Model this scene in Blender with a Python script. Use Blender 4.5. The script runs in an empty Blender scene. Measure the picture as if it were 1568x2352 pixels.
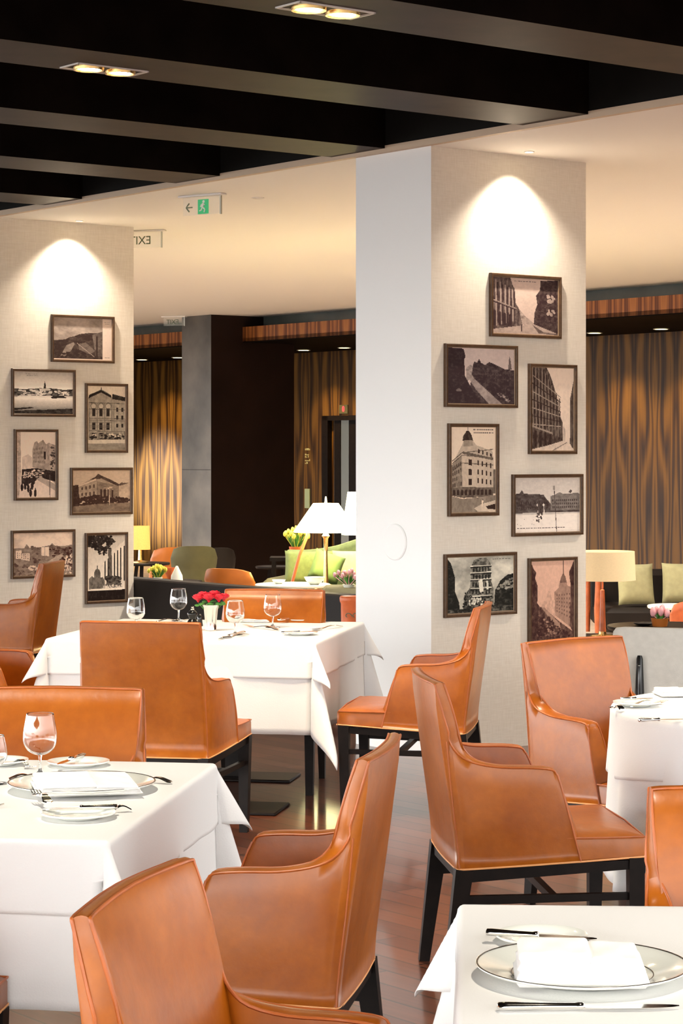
import bpy, math, random
import numpy as np
from mathutils import Vector, Matrix
random.seed(7)
PI = math.pi
S = bpy.context.scene
COL = S.collection
# ------------------------------------------------------------------ camera
F = 5200.0; CX = 784.0; HY = 1040.0; EYE = 1.58
cam_d = bpy.data.cameras.new('camera'); cam = bpy.data.objects.new('camera', cam_d); COL.objects.link(cam)
cam.location = (0, 0, EYE); cam.rotation_euler = (PI/2, 0, 0)
cam_d.sensor_fit = 'HORIZONTAL'; cam_d.sensor_width = 36.0
cam_d.lens = F/1568*36.0; cam_d.shift_y = -(1176-HY)/1568
cam_d.clip_end = 200
S.camera = cam

def T(px, py, z):
    """floor-plan point of a photo pixel lying at height z"""
    d = (EYE-z)*F/(py-HY)
    return ((px-CX)*d/F, d)
def X(px, d): return (px-CX)*d/F
def Z(py, d): return EYE-(py-HY)*d/F
# building grid: local x runs along the picture faces, local y along the soffit edge
P0 = Vector((.467, 11.8, 0)); ANG = math.radians(38.1)
Bv = Vector((math.cos(ANG), math.sin(ANG), 0)); Av = Vector((-math.sin(ANG), math.cos(ANG), 0))
def G(b, a, z=0.0):
    v = P0+Bv*b+Av*a; return (v.x, v.y, z)
def b_at(px, a):
    k = (px-CX)/F; o = P0+Av*a
    return (k*o.y-o.x)/(Bv.x-k*Bv.y)
def a_at(px, b):
    k = (px-CX)/F; o = P0+Bv*b
    return (k*o.y-o.x)/(Av.x-k*Av.y)

# ------------------------------------------------------------------ materials
def new_mat(name):
    m = bpy.data.materials.new(name); m.use_nodes = True
    nt = m.node_tree; return m, nt, nt.nodes['Principled BSDF']
def N(nt, kind, **kw):
    n = nt.nodes.new(kind)
    for k, v in kw.items(): setattr(n, k, v)
    return n
def plain(name, col, rough=.5, metal=0., bump=0., bscale=60., var=0., vscale=6., coat=0., trans=0., ior=1.45, spec=.5, emit=None, estr=0.):
    m, nt, b = new_mat(name)
    b.inputs['Base Color'].default_value = (*col, 1); b.inputs['Roughness'].default_value = rough
    b.inputs['Metallic'].default_value = metal; b.inputs['Coat Weight'].default_value = coat
    b.inputs['Transmission Weight'].default_value = trans; b.inputs['IOR'].default_value = ior
    b.inputs['Specular IOR Level'].default_value = spec
    if emit: b.inputs['Emission Color'].default_value = (*emit, 1); b.inputs['Emission Strength'].default_value = estr
    tc = N(nt, 'ShaderNodeTexCoord')
    if var > 0:
        no = N(nt, 'ShaderNodeTexNoise'); no.inputs['Scale'].default_value = vscale; no.inputs['Detail'].default_value = 6
        nt.links.new(tc.outputs['Object'], no.inputs['Vector'])
        r = N(nt, 'ShaderNodeValToRGB')
        r.color_ramp.elements[0].position = .3; r.color_ramp.elements[1].position = .7
        r.color_ramp.elements[0].color = (*[c*(1-var) for c in col], 1); r.color_ramp.elements[1].color = (*[min(1, c*(1+var)) for c in col], 1)
        nt.links.new(no.outputs['Fac'], r.inputs['Fac']); nt.links.new(r.outputs['Color'], b.inputs['Base Color'])
    if bump > 0:
        no = N(nt, 'ShaderNodeTexNoise'); no.inputs['Scale'].default_value = bscale; no.inputs['Detail'].default_value = 4
        nt.links.new(tc.outputs['Object'], no.inputs['Vector'])
        bp = N(nt, 'ShaderNodeBump'); bp.inputs['Strength'].default_value = bump; bp.inputs['Distance'].default_value = .004
        nt.links.new(no.outputs['Fac'], bp.inputs['Height']); nt.links.new(bp.outputs['Normal'], b.inputs['Normal'])
    return m
def emis(name, col, s):
    m, nt, b = new_mat(name)
    b.inputs['Base Color'].default_value = (*col, 1)
    b.inputs['Emission Color'].default_value = (*col, 1); b.inputs['Emission Strength'].default_value = s
    return m

def leather_mat(name, c0, c1, rough=.36):
    m, nt, b = new_mat(name)
    tc = N(nt, 'ShaderNodeTexCoord')
    mp = N(nt, 'ShaderNodeMapping')
    oi = N(nt, 'ShaderNodeObjectInfo')
    ad = N(nt, 'ShaderNodeVectorMath', operation='ADD')
    nt.links.new(tc.outputs['Object'], ad.inputs[0]); 
    sc = N(nt, 'ShaderNodeMath', operation='MULTIPLY'); sc.inputs[1].default_value = 17.
    nt.links.new(oi.outputs['Random'], sc.inputs[0]); nt.links.new(sc.outputs[0], ad.inputs[1])
    n1 = N(nt, 'ShaderNodeTexNoise'); n1.inputs['Scale'].default_value = 5.; n1.inputs['Detail'].default_value = 7; n1.inputs['Roughness'].default_value = .62
    nt.links.new(ad.outputs[0], n1.inputs['Vector'])
    r = N(nt, 'ShaderNodeValToRGB'); e = r.color_ramp.elements
    e[0].position = .32; e[0].color = (*c0, 1); e[1].position = .68; e[1].color = (*c1, 1)
    nt.links.new(n1.outputs['Fac'], r.inputs['Fac'])
    # fine mottling
    n2 = N(nt, 'ShaderNodeTexNoise'); n2.inputs['Scale'].default_value = 38.; n2.inputs['Detail'].default_value = 5
    nt.links.new(ad.outputs[0], n2.inputs['Vector'])
    r2 = N(nt, 'ShaderNodeMapRange'); r2.inputs['From Min'].default_value = .3; r2.inputs['From Max'].default_value = .7
    r2.inputs['To Min'].default_value = .92; r2.inputs['To Max'].default_value = 1.05
    nt.links.new(n2.outputs['Fac'], r2.inputs['Value'])
    mx = N(nt, 'ShaderNodeVectorMath', operation='SCALE')
    nt.links.new(r.outputs['Color'], mx.inputs[0]); nt.links.new(r2.outputs[0], mx.inputs['Scale'])
    nt.links.new(mx.outputs[0], b.inputs['Base Color'])
    rr = N(nt, 'ShaderNodeMapRange'); rr.inputs['To Min'].default_value = rough-.08; rr.inputs['To Max'].default_value = rough+.12
    nt.links.new(n1.outputs['Fac'], rr.inputs['Value']); nt.links.new(rr.outputs[0], b.inputs['Roughness'])
    b.inputs['Specular IOR Level'].default_value = .3
    b.inputs['Coat Weight'].default_value = .16; b.inputs['Coat Roughness'].default_value = .22
    vo = N(nt, 'ShaderNodeTexNoise'); vo.inputs['Scale'].default_value = 9.; vo.inputs['Detail'].default_value = 8
    nt.links.new(ad.outputs[0], vo.inputs['Vector'])
    bp = N(nt, 'ShaderNodeBump'); bp.inputs['Strength'].default_value = .22; bp.inputs['Distance'].default_value = .012
    nt.links.new(vo.outputs['Fac'], bp.inputs['Height']); nt.links.new(bp.outputs['Normal'], b.inputs['Normal'])
    return m
def veneer_mat(name, dark, mid, light, period=.62, rough=.45, zs=.35):
    """book-matched veneer: mirrored leaves with cathedral figure (object space, x or y along the wall)"""
    m, nt, b = new_mat(name)
    tc = N(nt, 'ShaderNodeTexCoord'); sx = N(nt, 'ShaderNodeSeparateXYZ'); nt.links.new(tc.outputs['Object'], sx.inputs[0])
    ppg = N(nt, 'ShaderNodeMath', operation='PINGPONG'); ppg.inputs[1].default_value = period/2
    nt.links.new(sx.outputs['Y'], ppg.inputs[0])
    cb = N(nt, 'ShaderNodeCombineXYZ'); nt.links.new(ppg.outputs[0], cb.inputs['X'])
    zz = N(nt, 'ShaderNodeMath', operation='MULTIPLY'); zz.inputs[1].default_value = zs; nt.links.new(sx.outputs['Z'], zz.inputs[0])
    nt.links.new(zz.outputs[0], cb.inputs['Z'])
    no = N(nt, 'ShaderNodeTexNoise'); no.inputs['Scale'].default_value = 3.2; no.inputs['Detail'].default_value = 2
    nt.links.new(cb.outputs[0], no.inputs['Vector'])
    ml = N(nt, 'ShaderNodeMath', operation='MULTIPLY'); ml.inputs[1].default_value = 7.; nt.links.new(no.outputs['Fac'], ml.inputs[0])
    a2 = N(nt, 'ShaderNodeMath', operation='MULTIPLY_ADD'); a2.inputs[1].default_value = 9.; nt.links.new(ppg.outputs[0], a2.inputs[0]); nt.links.new(ml.outputs[0], a2.inputs[2])
    fr = N(nt, 'ShaderNodeMath', operation='PINGPONG'); fr.inputs[1].default_value = .5; nt.links.new(a2.outputs[0], fr.inputs[0])
    # fine vertical streaks
    mp = N(nt, 'ShaderNodeMapping'); mp.inputs['Scale'].default_value = (60, 60, 2.5); nt.links.new(cb.outputs[0], mp.inputs['Vector'])
    n2 = N(nt, 'ShaderNodeTexNoise'); n2.inputs['Scale'].default_value = 1.; n2.inputs['Detail'].default_value = 3; nt.links.new(mp.outputs[0], n2.inputs['Vector'])
    sm = N(nt, 'ShaderNodeMath', operation='MULTIPLY_ADD'); sm.inputs[1].default_value = 1.1; nt.links.new(fr.outputs[0], sm.inputs[0])
    nn = N(nt, 'ShaderNodeMath', operation='MULTIPLY'); nn.inputs[1].default_value = .7; nt.links.new(n2.outputs['Fac'], nn.inputs[0]); nt.links.new(nn.outputs[0], sm.inputs[2])
    r = N(nt, 'ShaderNodeValToRGB'); e = r.color_ramp.elements
    e[0].position = .25; e[0].color = (*dark, 1); e[1].position = .85; e[1].color = (*light, 1)
    k = e.new(.5); k.color = (*mid, 1)
    nt.links.new(sm.outputs[0], r.inputs['Fac']); nt.links.new(r.outputs['Color'], b.inputs['Base Color'])
    b.inputs['Roughness'].default_value = rough; b.inputs['Specular IOR Level'].default_value = .2
    return m

M = {}
M['leather'] = leather_mat('tan_leather', (.265, .062, .0025), (.385, .104, .005), .33)
M['piping'] = plain('piping_leather', (.38, .095, .02), .4, var=.15, vscale=20)
M['welt'] = plain('pale_welt', (.78, .36, .14), .45)
M['ebony'] = plain('dark_stained_wood', (.008, .005, .004), .4, var=.3, vscale=20, spec=.12)
M['cloth'] = plain('white_linen', (.76, .755, .74), .85, bump=.15, bscale=220, spec=.2)
M['napkin'] = plain('napkin_linen', (.88, .875, .86), .85, bump=.2, bscale=260, spec=.2)
M['china'] = plain('white_china', (.84, .86, .80), .12, coat=.4)
M['plat'] = plain('platinum_line', (.10, .085, .07), .25, metal=.6)
M['silver'] = plain('silver', (.86, .84, .80), .12, metal=1.)
M['steel'] = plain('brushed_steel', (.45, .45, .40), .3, metal=1.)
M['brass'] = plain('brass', (.75, .5, .2), .25, metal=1.)
M['wallpaper'] = None
M['paint'] = plain('white_paint', (.84, .84, .83), .7, bump=.03, bscale=300)
M['ceil'] = plain('ceiling_paint', (.82, .79, .75), .75)
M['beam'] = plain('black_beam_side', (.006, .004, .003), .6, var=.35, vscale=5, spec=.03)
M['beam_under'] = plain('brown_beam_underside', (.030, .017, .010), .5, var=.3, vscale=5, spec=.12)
M['darkceil'] = plain('black_ceiling', (.003, .003, .003), .8, spec=.1)
M['upstand'] = plain('charcoal_panel', (.010, .009, .008), .6, var=.2, vscale=3, spec=.05)
M['frame'] = plain('walnut_frame', (.085, .045, .022), .35, var=.3, vscale=40)
M['frame_in'] = plain('frame_gilt_lip', (.30, .2, .12), .35)
M['glassy'] = plain('clear_glass', (1, 1, 1), .0, trans=1., ior=1.45)
M['panel_glass'] = plain('sign_glass', (.85, .93, .9), .05); M['panel_glass'].node_tree.nodes['Principled BSDF'].inputs['Alpha'].default_value = .12
M['lamp_white'] = emis('lit_lamp', (1, .82, .5), 60.)
M['lamp_trim'] = plain('white_trim', (.75, .72, .68), .4)
M['marble'] = plain('grey_marble', (.095, .082, .068), .35, var=.5, vscale=2.2)
M['darkcol'] = plain('dark_brown_stone', (.016, .008, .006), .5, spec=.25, var=.3, vscale=2)
M['greenglass'] = plain('smoked_band', (.09, .10, .09), .15, var=.2, vscale=2)
M['veneer'] = veneer_mat('rosewood_veneer', (.012, .0045, .0015), (.048, .020, .004), (.145, .068, .011), zs=.10)
M['veneer_band'] = veneer_mat('rosewood_band', (.05, .012, .004), (.16, .05, .014), (.32, .12, .03), period=.4, zs=.1)
M['red_rose'] = plain('rose_petals', (.50, .004, .018), .55, var=.35, vscale=60)
M['leaf'] = plain('leaf_green', (.06, .20, .03), .5, var=.3, vscale=50)
M['yellow'] = plain('yellow_petals', (.80, .72, .10), .6, var=.2, vscale=50)
M['black'] = plain('gloss_black', (.008, .008, .008), .2)
M['green_fab'] = plain('green_fabric', (.13, .17, .055), .8, var=.15, vscale=30, bump=.2, bscale=200)
M['green_dark'] = plain('dark_green_fabric', (.05, .09, .03), .8, var=.15, vscale=30)
M['olive'] = plain('olive_fabric', (.075, .07, .028), .75, var=.1, vscale=10)
M['orange_l'] = plain('orange_leather', (.40, .12, .018), .4, var=.12, vscale=8)
M['dark_l'] = plain('dark_brown_leather', (.010, .007, .006), .6, spec=.25, var=.2, vscale=6)
M['grey_fab'] = plain('pale_grey_fabric', (.52, .50, .45), .85, var=.06, vscale=30, bump=.2, bscale=240)
M['cushion'] = plain('beige_plaid', (.33, .32, .18), .85, var=.1, vscale=20, bump=.2, bscale=200)
M['terracotta'] = plain('terracotta', (.60, .13, .035), .4, var=.15, vscale=20)
M['redwood'] = plain('red_wood', (.40, .10, .035), .35, var=.2, vscale=20)
M['pink'] = plain('pink_petals', (.80, .40, .42), .6)
M['white_g'] = plain('white_lacquer', (.80, .82, .74), .25)
M['green_led'] = emis('exit_green', (.02, .26, .09), .45)
M['red_led'] = emis('red_digit', (1, .02, .03), 3.)
M['sign_dark'] = plain('sign_print', (.12, .16, .10), .6)
M['gold_txt'] = plain('wall_lettering', (.55, .5, .22), .5)
M['panelgreen'] = plain('pale_panel', (.35, .42, .25), .5)

def shade_mat(name, col, s, weave=True):
    m, nt, b = new_mat(name)
    b.inputs['Base Color'].default_value = (*col, 1); b.inputs['Roughness'].default_value = .9
    tc = N(nt, 'ShaderNodeTexCoord'); mp = N(nt, 'ShaderNodeMapping'); mp.inputs['Scale'].default_value = (90, 90, 160)
    nt.links.new(tc.outputs['Object'], mp.inputs['Vector'])
    no = N(nt, 'ShaderNodeTexNoise'); no.inputs['Scale'].default_value = 1.; nt.links.new(mp.outputs[0], no.inputs['Vector'])
    mr = N(nt, 'ShaderNodeMapRange'); mr.inputs['From Min'].default_value = .3; mr.inputs['From Max'].default_value = .7
    mr.inputs['To Min'].default_value = s*.75; mr.inputs['To Max'].default_value = s*1.15
    nt.links.new(no.outputs['Fac'], mr.inputs['Value']); nt.links.new(mr.outputs[0], b.inputs['Emission Strength'])
    b.inputs['Emission Color'].default_value = (*col, 1)
    return m
M['shade_hot'] = shade_mat('glowing_shade', (1, .90, .45), 10.)
M['shade_linen'] = shade_mat('linen_shade', (.70, .54, .32), .16)
M['shade_amber'] = shade_mat('amber_shade', (.80, .36, .09), .5)

# woven wallpaper on pillars
def wallpaper():
    m, nt, b = new_mat('woven_wallpaper')
    tc = N(nt, 'ShaderNodeTexCoord')
    no = N(nt, 'ShaderNodeTexNoise'); no.inputs['Scale'].default_value = 1.; no.inputs['Detail'].default_value = 3
    mp = N(nt, 'ShaderNodeMapping'); mp.inputs['Scale'].default_value = (160, 160, 14); nt.links.new(tc.outputs['Object'], mp.inputs['Vector']); nt.links.new(mp.outputs[0], no.inputs['Vector'])
    no2 = N(nt, 'ShaderNodeTexNoise'); no2.inputs['Scale'].default_value = 1.
    mp2 = N(nt, 'ShaderNodeMapping'); mp2.inputs['Scale'].default_value = (12, 12, 170); nt.links.new(tc.outputs['Object'], mp2.inputs['Vector']); nt.links.new(mp2.outputs[0], no2.inputs['Vector'])
    ad = N(nt, 'ShaderNodeMath', operation='ADD'); nt.links.new(no.outputs['Fac'], ad.inputs[0]); nt.links.new(no2.outputs['Fac'], ad.inputs[1])
    r = N(nt, 'ShaderNodeValToRGB'); e = r.color_ramp.elements
    e[0].position = .38; e[0].color = (.77, .71, .61, 1); e[1].position = .66; e[1].color = (.86, .805, .71, 1)
    h = N(nt, 'ShaderNodeMath', operation='MULTIPLY'); h.inputs[1].default_value = .5; nt.links.new(ad.outputs[0], h.inputs[0])
    nt.links.new(h.outputs[0], r.inputs['Fac']); nt.links.new(r.outputs['Color'], b.inputs['Base Color'])
    b.inputs['Roughness'].default_value = .75
    return m
M['wallpaper'] = wallpaper()
# plank floor, boards run along local y
def floor_mat():
    m, nt, b = new_mat('jatoba_planks')
    tc = N(nt, 'ShaderNodeTexCoord'); mp = N(nt, 'ShaderNodeMapping'); mp.inputs['Rotation'].default_value = (0, 0, -ANG-PI/2)
    nt.links.new(tc.outputs['Object'], mp.inputs['Vector'])
    br = N(nt, 'ShaderNodeTexBrick'); br.offset = .37; br.inputs['Scale'].default_value = 1.
    br.inputs['Brick Width'].default_value = .95; br.inputs['Row Height'].default_value = .115; br.inputs['Mortar Size'].default_value = .0042
    br.inputs['Color1'].default_value = (.075, .020, .009, 1); br.inputs['Color2'].default_value = (.13, .040, .018, 1); br.inputs['Mortar'].default_value = (.02, .007, .004, 1)
    br.inputs['Bias'].default_value = 0.
    nt.links.new(mp.outputs[0], br.inputs['Vector'])
    m2 = N(nt, 'ShaderNodeMapping'); m2.inputs['Scale'].default_value = (3, 45, 1); nt.links.new(mp.outputs[0], m2.inputs['Vector'])
    no = N(nt, 'ShaderNodeTexNoise'); no.inputs['Scale'].default_value = 1.; no.inputs['Detail'].default_value = 5; nt.links.new(m2.outputs[0], no.inputs['Vector'])
    mr = N(nt, 'ShaderNodeMapRange'); mr.inputs['To Min'].default_value = .6; mr.inputs['To Max'].default_value = 1.4; nt.links.new(no.outputs['Fac'], mr.inputs['Value'])
    sc = N(nt, 'ShaderNodeVectorMath', operation='SCALE'); nt.links.new(br.outputs['Color'], sc.inputs[0]); nt.links.new(mr.outputs[0], sc.inputs['Scale'])
    nt.links.new(sc.outputs[0], b.inputs['Base Color'])
    b.inputs['Roughness'].default_value = .30; b.inputs['Specular IOR Level'].default_value = .35; b.inputs['Coat Weight'].default_value = .4; b.inputs['Coat Roughness'].default_value = .10
    bp = N(nt, 'ShaderNodeBump'); bp.inputs['Strength'].default_value = .25; bp.inputs['Distance'].default_value = .002
    nt.links.new(br.outputs['Fac'], bp.inputs['Height']); bp.invert = True
    nt.links.new(bp.outputs['Normal'], b.inputs['Normal'])
    return m
M['floor'] = floor_mat()

# ------------------------------------------------------------------ mesh helpers
class MB:
    def __init__(s): s.v = []; s.f = []; s.mi = []
    def add(s, vs, fs, mi=0):
        o = len(s.v); s.v += [tuple(p) for p in vs]; s.f += [tuple(i+o for i in f) for f in fs]; s.mi += [mi]*len(fs); return s
    def box(s, x0, x1, y0, y1, z0, z1, mi=0, bev=0.):
        if bev > 0: return s.rbox(x0, x1, y0, y1, z0, z1, bev, mi)
        vs = [(x, y, z) for z in (z0, z1) for y in (y0, y1) for x in (x0, x1)]
        return s.add(vs, [(0, 2, 3, 1), (4, 5, 7, 6), (0, 1, 5, 4), (2, 6, 7, 3), (0, 4, 6, 2), (1, 3, 7, 5)], mi)
    def rbox(s, x0, x1, y0, y1, z0, z1, r, mi=0):
        poly = [(x0+r, y0), (x1-r, y0), (x1, y0+r), (x1, y1-r), (x1-r, y1), (x0+r, y1), (x0, y1-r), (x0, y0+r)]
        cx, cy = (x0+x1)/2, (y0+y1)/2
        def ring(z, ins):
            fx = 1-2*ins/max(1e-6, x1-x0); fy = 1-2*ins/max(1e-6, y1-y0)
            return [(cx+(x-cx)*fx, cy+(y-cy)*fy, z) for x, y in poly]
        return s.rings([ring(z0, r), ring(z0+r, 0), ring(z1-r, 0), ring(z1, r)], mi=mi)
    def rings(s, rs, closed=True, cap=True, mi=0):
        n = len(rs[0]); vs = [p for r in rs for p in r]; fs = []
        for i in range(len(rs)-1):
            for j in range(n if closed else n-1):
                k = (j+1) % n
                fs.append((i*n+j, i*n+k, (i+1)*n+k, (i+1)*n+j))
        if cap: fs.append(tuple(range(n-1, -1, -1))); fs.append(tuple((len(rs)-1)*n+j for j in range(n)))
        return s.add(vs, fs, mi)
    def bar(s, p, q, w0, w1=None, h0=None, h1=None, mi=0, up=(0, 0, 1)):
        """tapered rectangular bar"""
        w1 = w0 if w1 is None else w1; h0 = w0 if h0 is None else h0; h1 = w1 if h1 is None else h1
        p = Vector(p); q = Vector(q); d = (q-p).normalized(); u = Vector(up)
        if abs(d.dot(u)) > .95: u = Vector((0, 1, 0))
        r = d.cross(u).normalized(); t = r.cross(d).normalized()
        rs = []
        for c, w, h in ((p, w0, h0), (q, w1, h1)):
            rs.append([c+r*w/2*a+t*h/2*b for a, b in ((-1, -1), (1, -1), (1, 1), (-1, 1))])
        return s.rings(rs, mi=mi)
    def tube(s, pts, rad, n=8, mi=0, cap=True):
        pts = [Vector(p) for p in pts]; rs = []
        rads = rad if isinstance(rad, (list, tuple)) else [rad]*len(pts)
        prev = None
        for i, p in enumerate(pts):
            d = (pts[min(i+1, len(pts)-1)]-pts[max(i-1, 0)]).normalized()
            if prev is None:
                u = Vector((0, 0, 1)) if abs(d.z) < .9 else Vector((1, 0, 0))
                prev = d.cross(u).normalized()
            r = (prev-d*prev.dot(d)).normalized(); prev = r; t = d.cross(r)
            rs.append([p+(r*math.cos(2*PI*k/n)+t*math.sin(2*PI*k/n))*rads[i] for k in range(n)])
        return s.rings(rs, cap=cap, mi=mi)
    def lathe(s, prof, n=32, c=(0, 0, 0), mi=0, cap=False):
        rs = [[(c[0]+r*math.cos(2*PI*k/n), c[1]+r*math.sin(2*PI*k/n), c[2]+z) for k in range(n)] for r, z in prof]
        return s.rings(rs, cap=cap, mi=mi)
    def blob(s, c, rx, ry, rz, n=10, m=7, jit=0., mi=0):
        rs = []
        for i in range(m+1):
            th = PI*i/m; row = []
            for k in range(n):
                j = 1+random.uniform(-jit, jit); ph = 2*PI*k/n
                row.append((c[0]+rx*j*max(.02, math.sin(th))*math.cos(ph), c[1]+ry*j*max(.02, math.sin(th))*math.sin(ph), c[2]-rz*j*math.cos(th)))
            rs.append(row)
        return s.rings(rs, mi=mi)
    def build(s, name, mats, parent=None, smooth=35, loc=None, rot=None):
        me = bpy.data.meshes.new(name); me.from_pydata(s.v, [], s.f); me.update()
        if not isinstance(mats, (list, tuple)): mats = [mats]
        for m in mats: me.materials.append(m)
        me.polygons.foreach_set('material_index', s.mi)
        if smooth:
            me.polygons.foreach_set('use_smooth', [True]*len(me.polygons))
            me.set_sharp_from_angle(angle=math.radians(smooth))
        o = bpy.data.objects.new(name, me); COL.objects.link(o)
        if parent: o.parent = parent
        if loc is not None: o.location = loc
        if rot is not None: o.rotation_euler = (0, 0, rot) if not isinstance(rot, (tuple, list)) else rot
        return o
def tag(o, label, cat, group=None):
    o['label'] = label; o['category'] = cat
    if group: o['group'] = group
    return o
def thing(name, label, cat, loc=(0, 0, 0), rz=0., group=None):
    o = bpy.data.objects.new(name, None); COL.objects.link(o); o.empty_display_size = .1
    o.location = loc; o.rotation_euler = (0, 0, rz)
    return tag(o, label, cat, group)
def struct(name, mb, mat, loc=None, rot=None, smooth=None, parent=None):
    o = mb.build(name, mat, parent, smooth, loc, rot)
    if not parent: o['kind'] = 'structure'
    return o
def dup(root, loc, rz, label, group=None):
    r = root.copy(); COL.objects.link(r); r.location = loc; r.rotation_euler = (0, 0, rz); r['label'] = label
    if group: r['group'] = group
    for ch in list(root.children):
        c = ch.copy(); COL.objects.link(c); c.parent = r
        for g in list(ch.children):
            d = g.copy(); COL.objects.link(d); d.parent = c
    return r
def gstruct(name, mb, mat, smooth=None): return struct(name, mb, mat, loc=tuple(P0), rot=ANG, smooth=smooth)
def cr(p0, p1, p2, p3, t):
    return tuple(.5*((2*b)+(-a+c)*t+(2*a-5*b+4*c-d)*t*t+(-a+3*b-3*c+d)*t**3) for a, b, c, d in zip(p0, p1, p2, p3))
def spline(keys, n):
    out = []
    K = [tuple(2*a-b for a, b in zip(keys[0], keys[1]))]+list(keys)+[tuple(2*a-b for a, b in zip(keys[-1], keys[-2]))]
    for i in range(1, len(K)-2):
        for j in range(n): out.append(cr(K[i-1], K[i], K[i+1], K[i+2], j/n))
    out.append(tuple(keys[-1])); return out

# ------------------------------------------------------------------ the room
gz = MB(); gz.add([(-14, -6, 0), (16, -6, 0), (16, 40, 0), (-14, 40, 0)], [(0, 1, 2, 3)])
struct('floor', gz, M['floor'])
CE = 3.18
def pillar(name, a0, la, lb):
    # faces: picture face + back take wallpaper, the long sides white paint
    m = MB(); m.box(0, lb, a0, a0+la, 0, CE+.02)
    m.mi = [0, 0, 1, 0, 2, 0]
    return gstruct(name, m, [M['paint'], M['wallpaper'], M['paint']])
PN = pillar('wall_near_pillar', 0., .63, 1.119)
PF = pillar('wall_far_pillar', 4.54, .63, 1.095)
gstruct('ceiling', MB().box(0, 8.08, -4, 20, CE, CE+.25), M['ceil'])
gstruct('ceiling_main_dark', MB().box(-16, .02, -12, 20, 3.48, 3.6), M['darkceil'])
carp = MB().box(1.3, 9.93, -3.9, 19.9, .001, .012)  # unseen pale carpet, added to bounce light up to the white ceiling
gstruct('floor_bounce_carpet', carp, plain('cream_bounce', (.62, .50, .40), .95, var=.1, vscale=3))
gstruct('trim_upstand', MB().box(-.03, 0, -12, 20, CE+.035, 3.48), M['upstand'])
gstruct('trim_soffit_edge', MB().box(-.035, 0, -12, 20, CE-.0, CE+.035), plain('edge_white', (.55, .42, .30), .6))
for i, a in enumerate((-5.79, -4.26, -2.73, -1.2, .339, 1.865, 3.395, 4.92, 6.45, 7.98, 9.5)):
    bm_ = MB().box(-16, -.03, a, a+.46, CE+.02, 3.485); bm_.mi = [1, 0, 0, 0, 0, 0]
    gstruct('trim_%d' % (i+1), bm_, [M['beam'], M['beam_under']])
# lounge shell
gstruct('wall_lounge_back', MB().box(10., 10.2, -4, 20, 0, 2.89), M['veneer'])
gstruct('wall_lounge_left', MB().box(1.2, 10.2, 20, 20.2, 0, 3.4), M['darkcol'])
gstruct('wall_lounge_right', MB().box(1.2, 10.2, -4.2, -4, 0, 3.4), M['darkcol'])
gstruct('trim_bulkhead_glass', MB().box(8.08, 8.2, -4, 20, 2.9, CE+.25), M['greenglass'])
gstruct('trim_bulkhead_band', MB().box(7.78, 7.92, -4, 20, 2.88, 3.05), M['veneer_band'])
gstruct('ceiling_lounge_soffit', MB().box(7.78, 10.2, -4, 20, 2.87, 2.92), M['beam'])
cm = MB(); cm.box(7.33, 8.53, 12.55, 13.15, 0, CE); cm.mi = [0, 0, 0, 0, 1, 0]
cm.box(7.325, 7.335, 12.56, 13.14, 1.13+.25, 1.135+.25, 0)
gstruct('wall_marble_column', cm, [M['darkcol'], M['marble']])
# low divider between the pillars
gstruct('wall_low_divider', MB().box(1.10, 1.24, 2.15, 5.3, 0, .69, bev=.01), M['dark_l'])
# round cover plate on the white pillar side
cp = MB(); n = 36
ac = a_at(907, 0); zc = Z(1245, (P0+Av*ac).y)
cp.rings([[(-.0005-dx, ac+r*math.cos(2*PI*k/n), zc+r*math.sin(2*PI*k/n)) for k in range(n)] for r, dx in ((.098, 0), (.098, .004), (.092, .008), (.001, .008))])
o = cp.build('cover_plate', M['paint'], smooth=30, loc=tuple(P0), rot=ANG); tag(o, 'round white cover plate on the white side of the right pillar', 'cover plate')
# ------------------------------------------------------------------ leather armchair (front towards local +y, back at y=0)
def zb(y): return .373+.063*max(-.1, min(.56, y))
KEYS = [  # Ob(x,y)  Ot(x,y,z)  It(x,y,z)  Ib(x,y)
 ((.290, .352), (.281, .287, .645), (.224, .287, .645), (.226, .352)),
 ((.288, .335), (.281, .272, .660), (.223, .272, .660), (.226, .335)),
 ((.285, .27), (.280, .21, .666), (.221, .21, .666), (.224, .27)),
 ((.280, .18), (.277, .13, .668), (.217, .13, .668), (.219, .18)),
 ((.273, .09), (.271, .06, .678), (.214, .066, .681), (.212, .11)),
 ((.268, .045), (.266, .012, .697), (.219, .030, .707), (.207, .085)),
 ((.264, .018), (.259, -.020, .733),  (.234, .008, .745), (.207, .074)),
 ((.261, .003), (.254, -.040, .79), (.240, -.005, .80), (.207, .066)),
 ((.257, -.002), (.249, -.057, .85), (.243, -.021, .855), (.205, .063)),
 ((.250, -.004), (.245, -.071, .900), (.242, -.037, .902), (.203, .061)),
 ((.240, -.005), (.239, -.074, .908), (.236, -.040, .910), (.196, .060)),
 ((.18, -.007), (.18, -.081, .909), (.18, -.047, .911), (.16, .060)),
 ((.09, -.010), (.09, -.089, .910), (.09, -.055, .912), (.09, .060)),
 ((.0, -.011), (.0, -.092, .911), (.0, -.058, .913), (.0, .060)),
]
flat = [tuple(c for part in k for c in part) for k in KEYS]
right = spline(flat, 3)
def mir(k): return (-k[0], k[1], -k[2], k[3], k[4], -k[5], k[6], k[7], -k[8], k[9])
cols_ = right+[mir(k) for k in reversed(right[:-1])]
NO, NS, NI = 9, 4, 9
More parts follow.
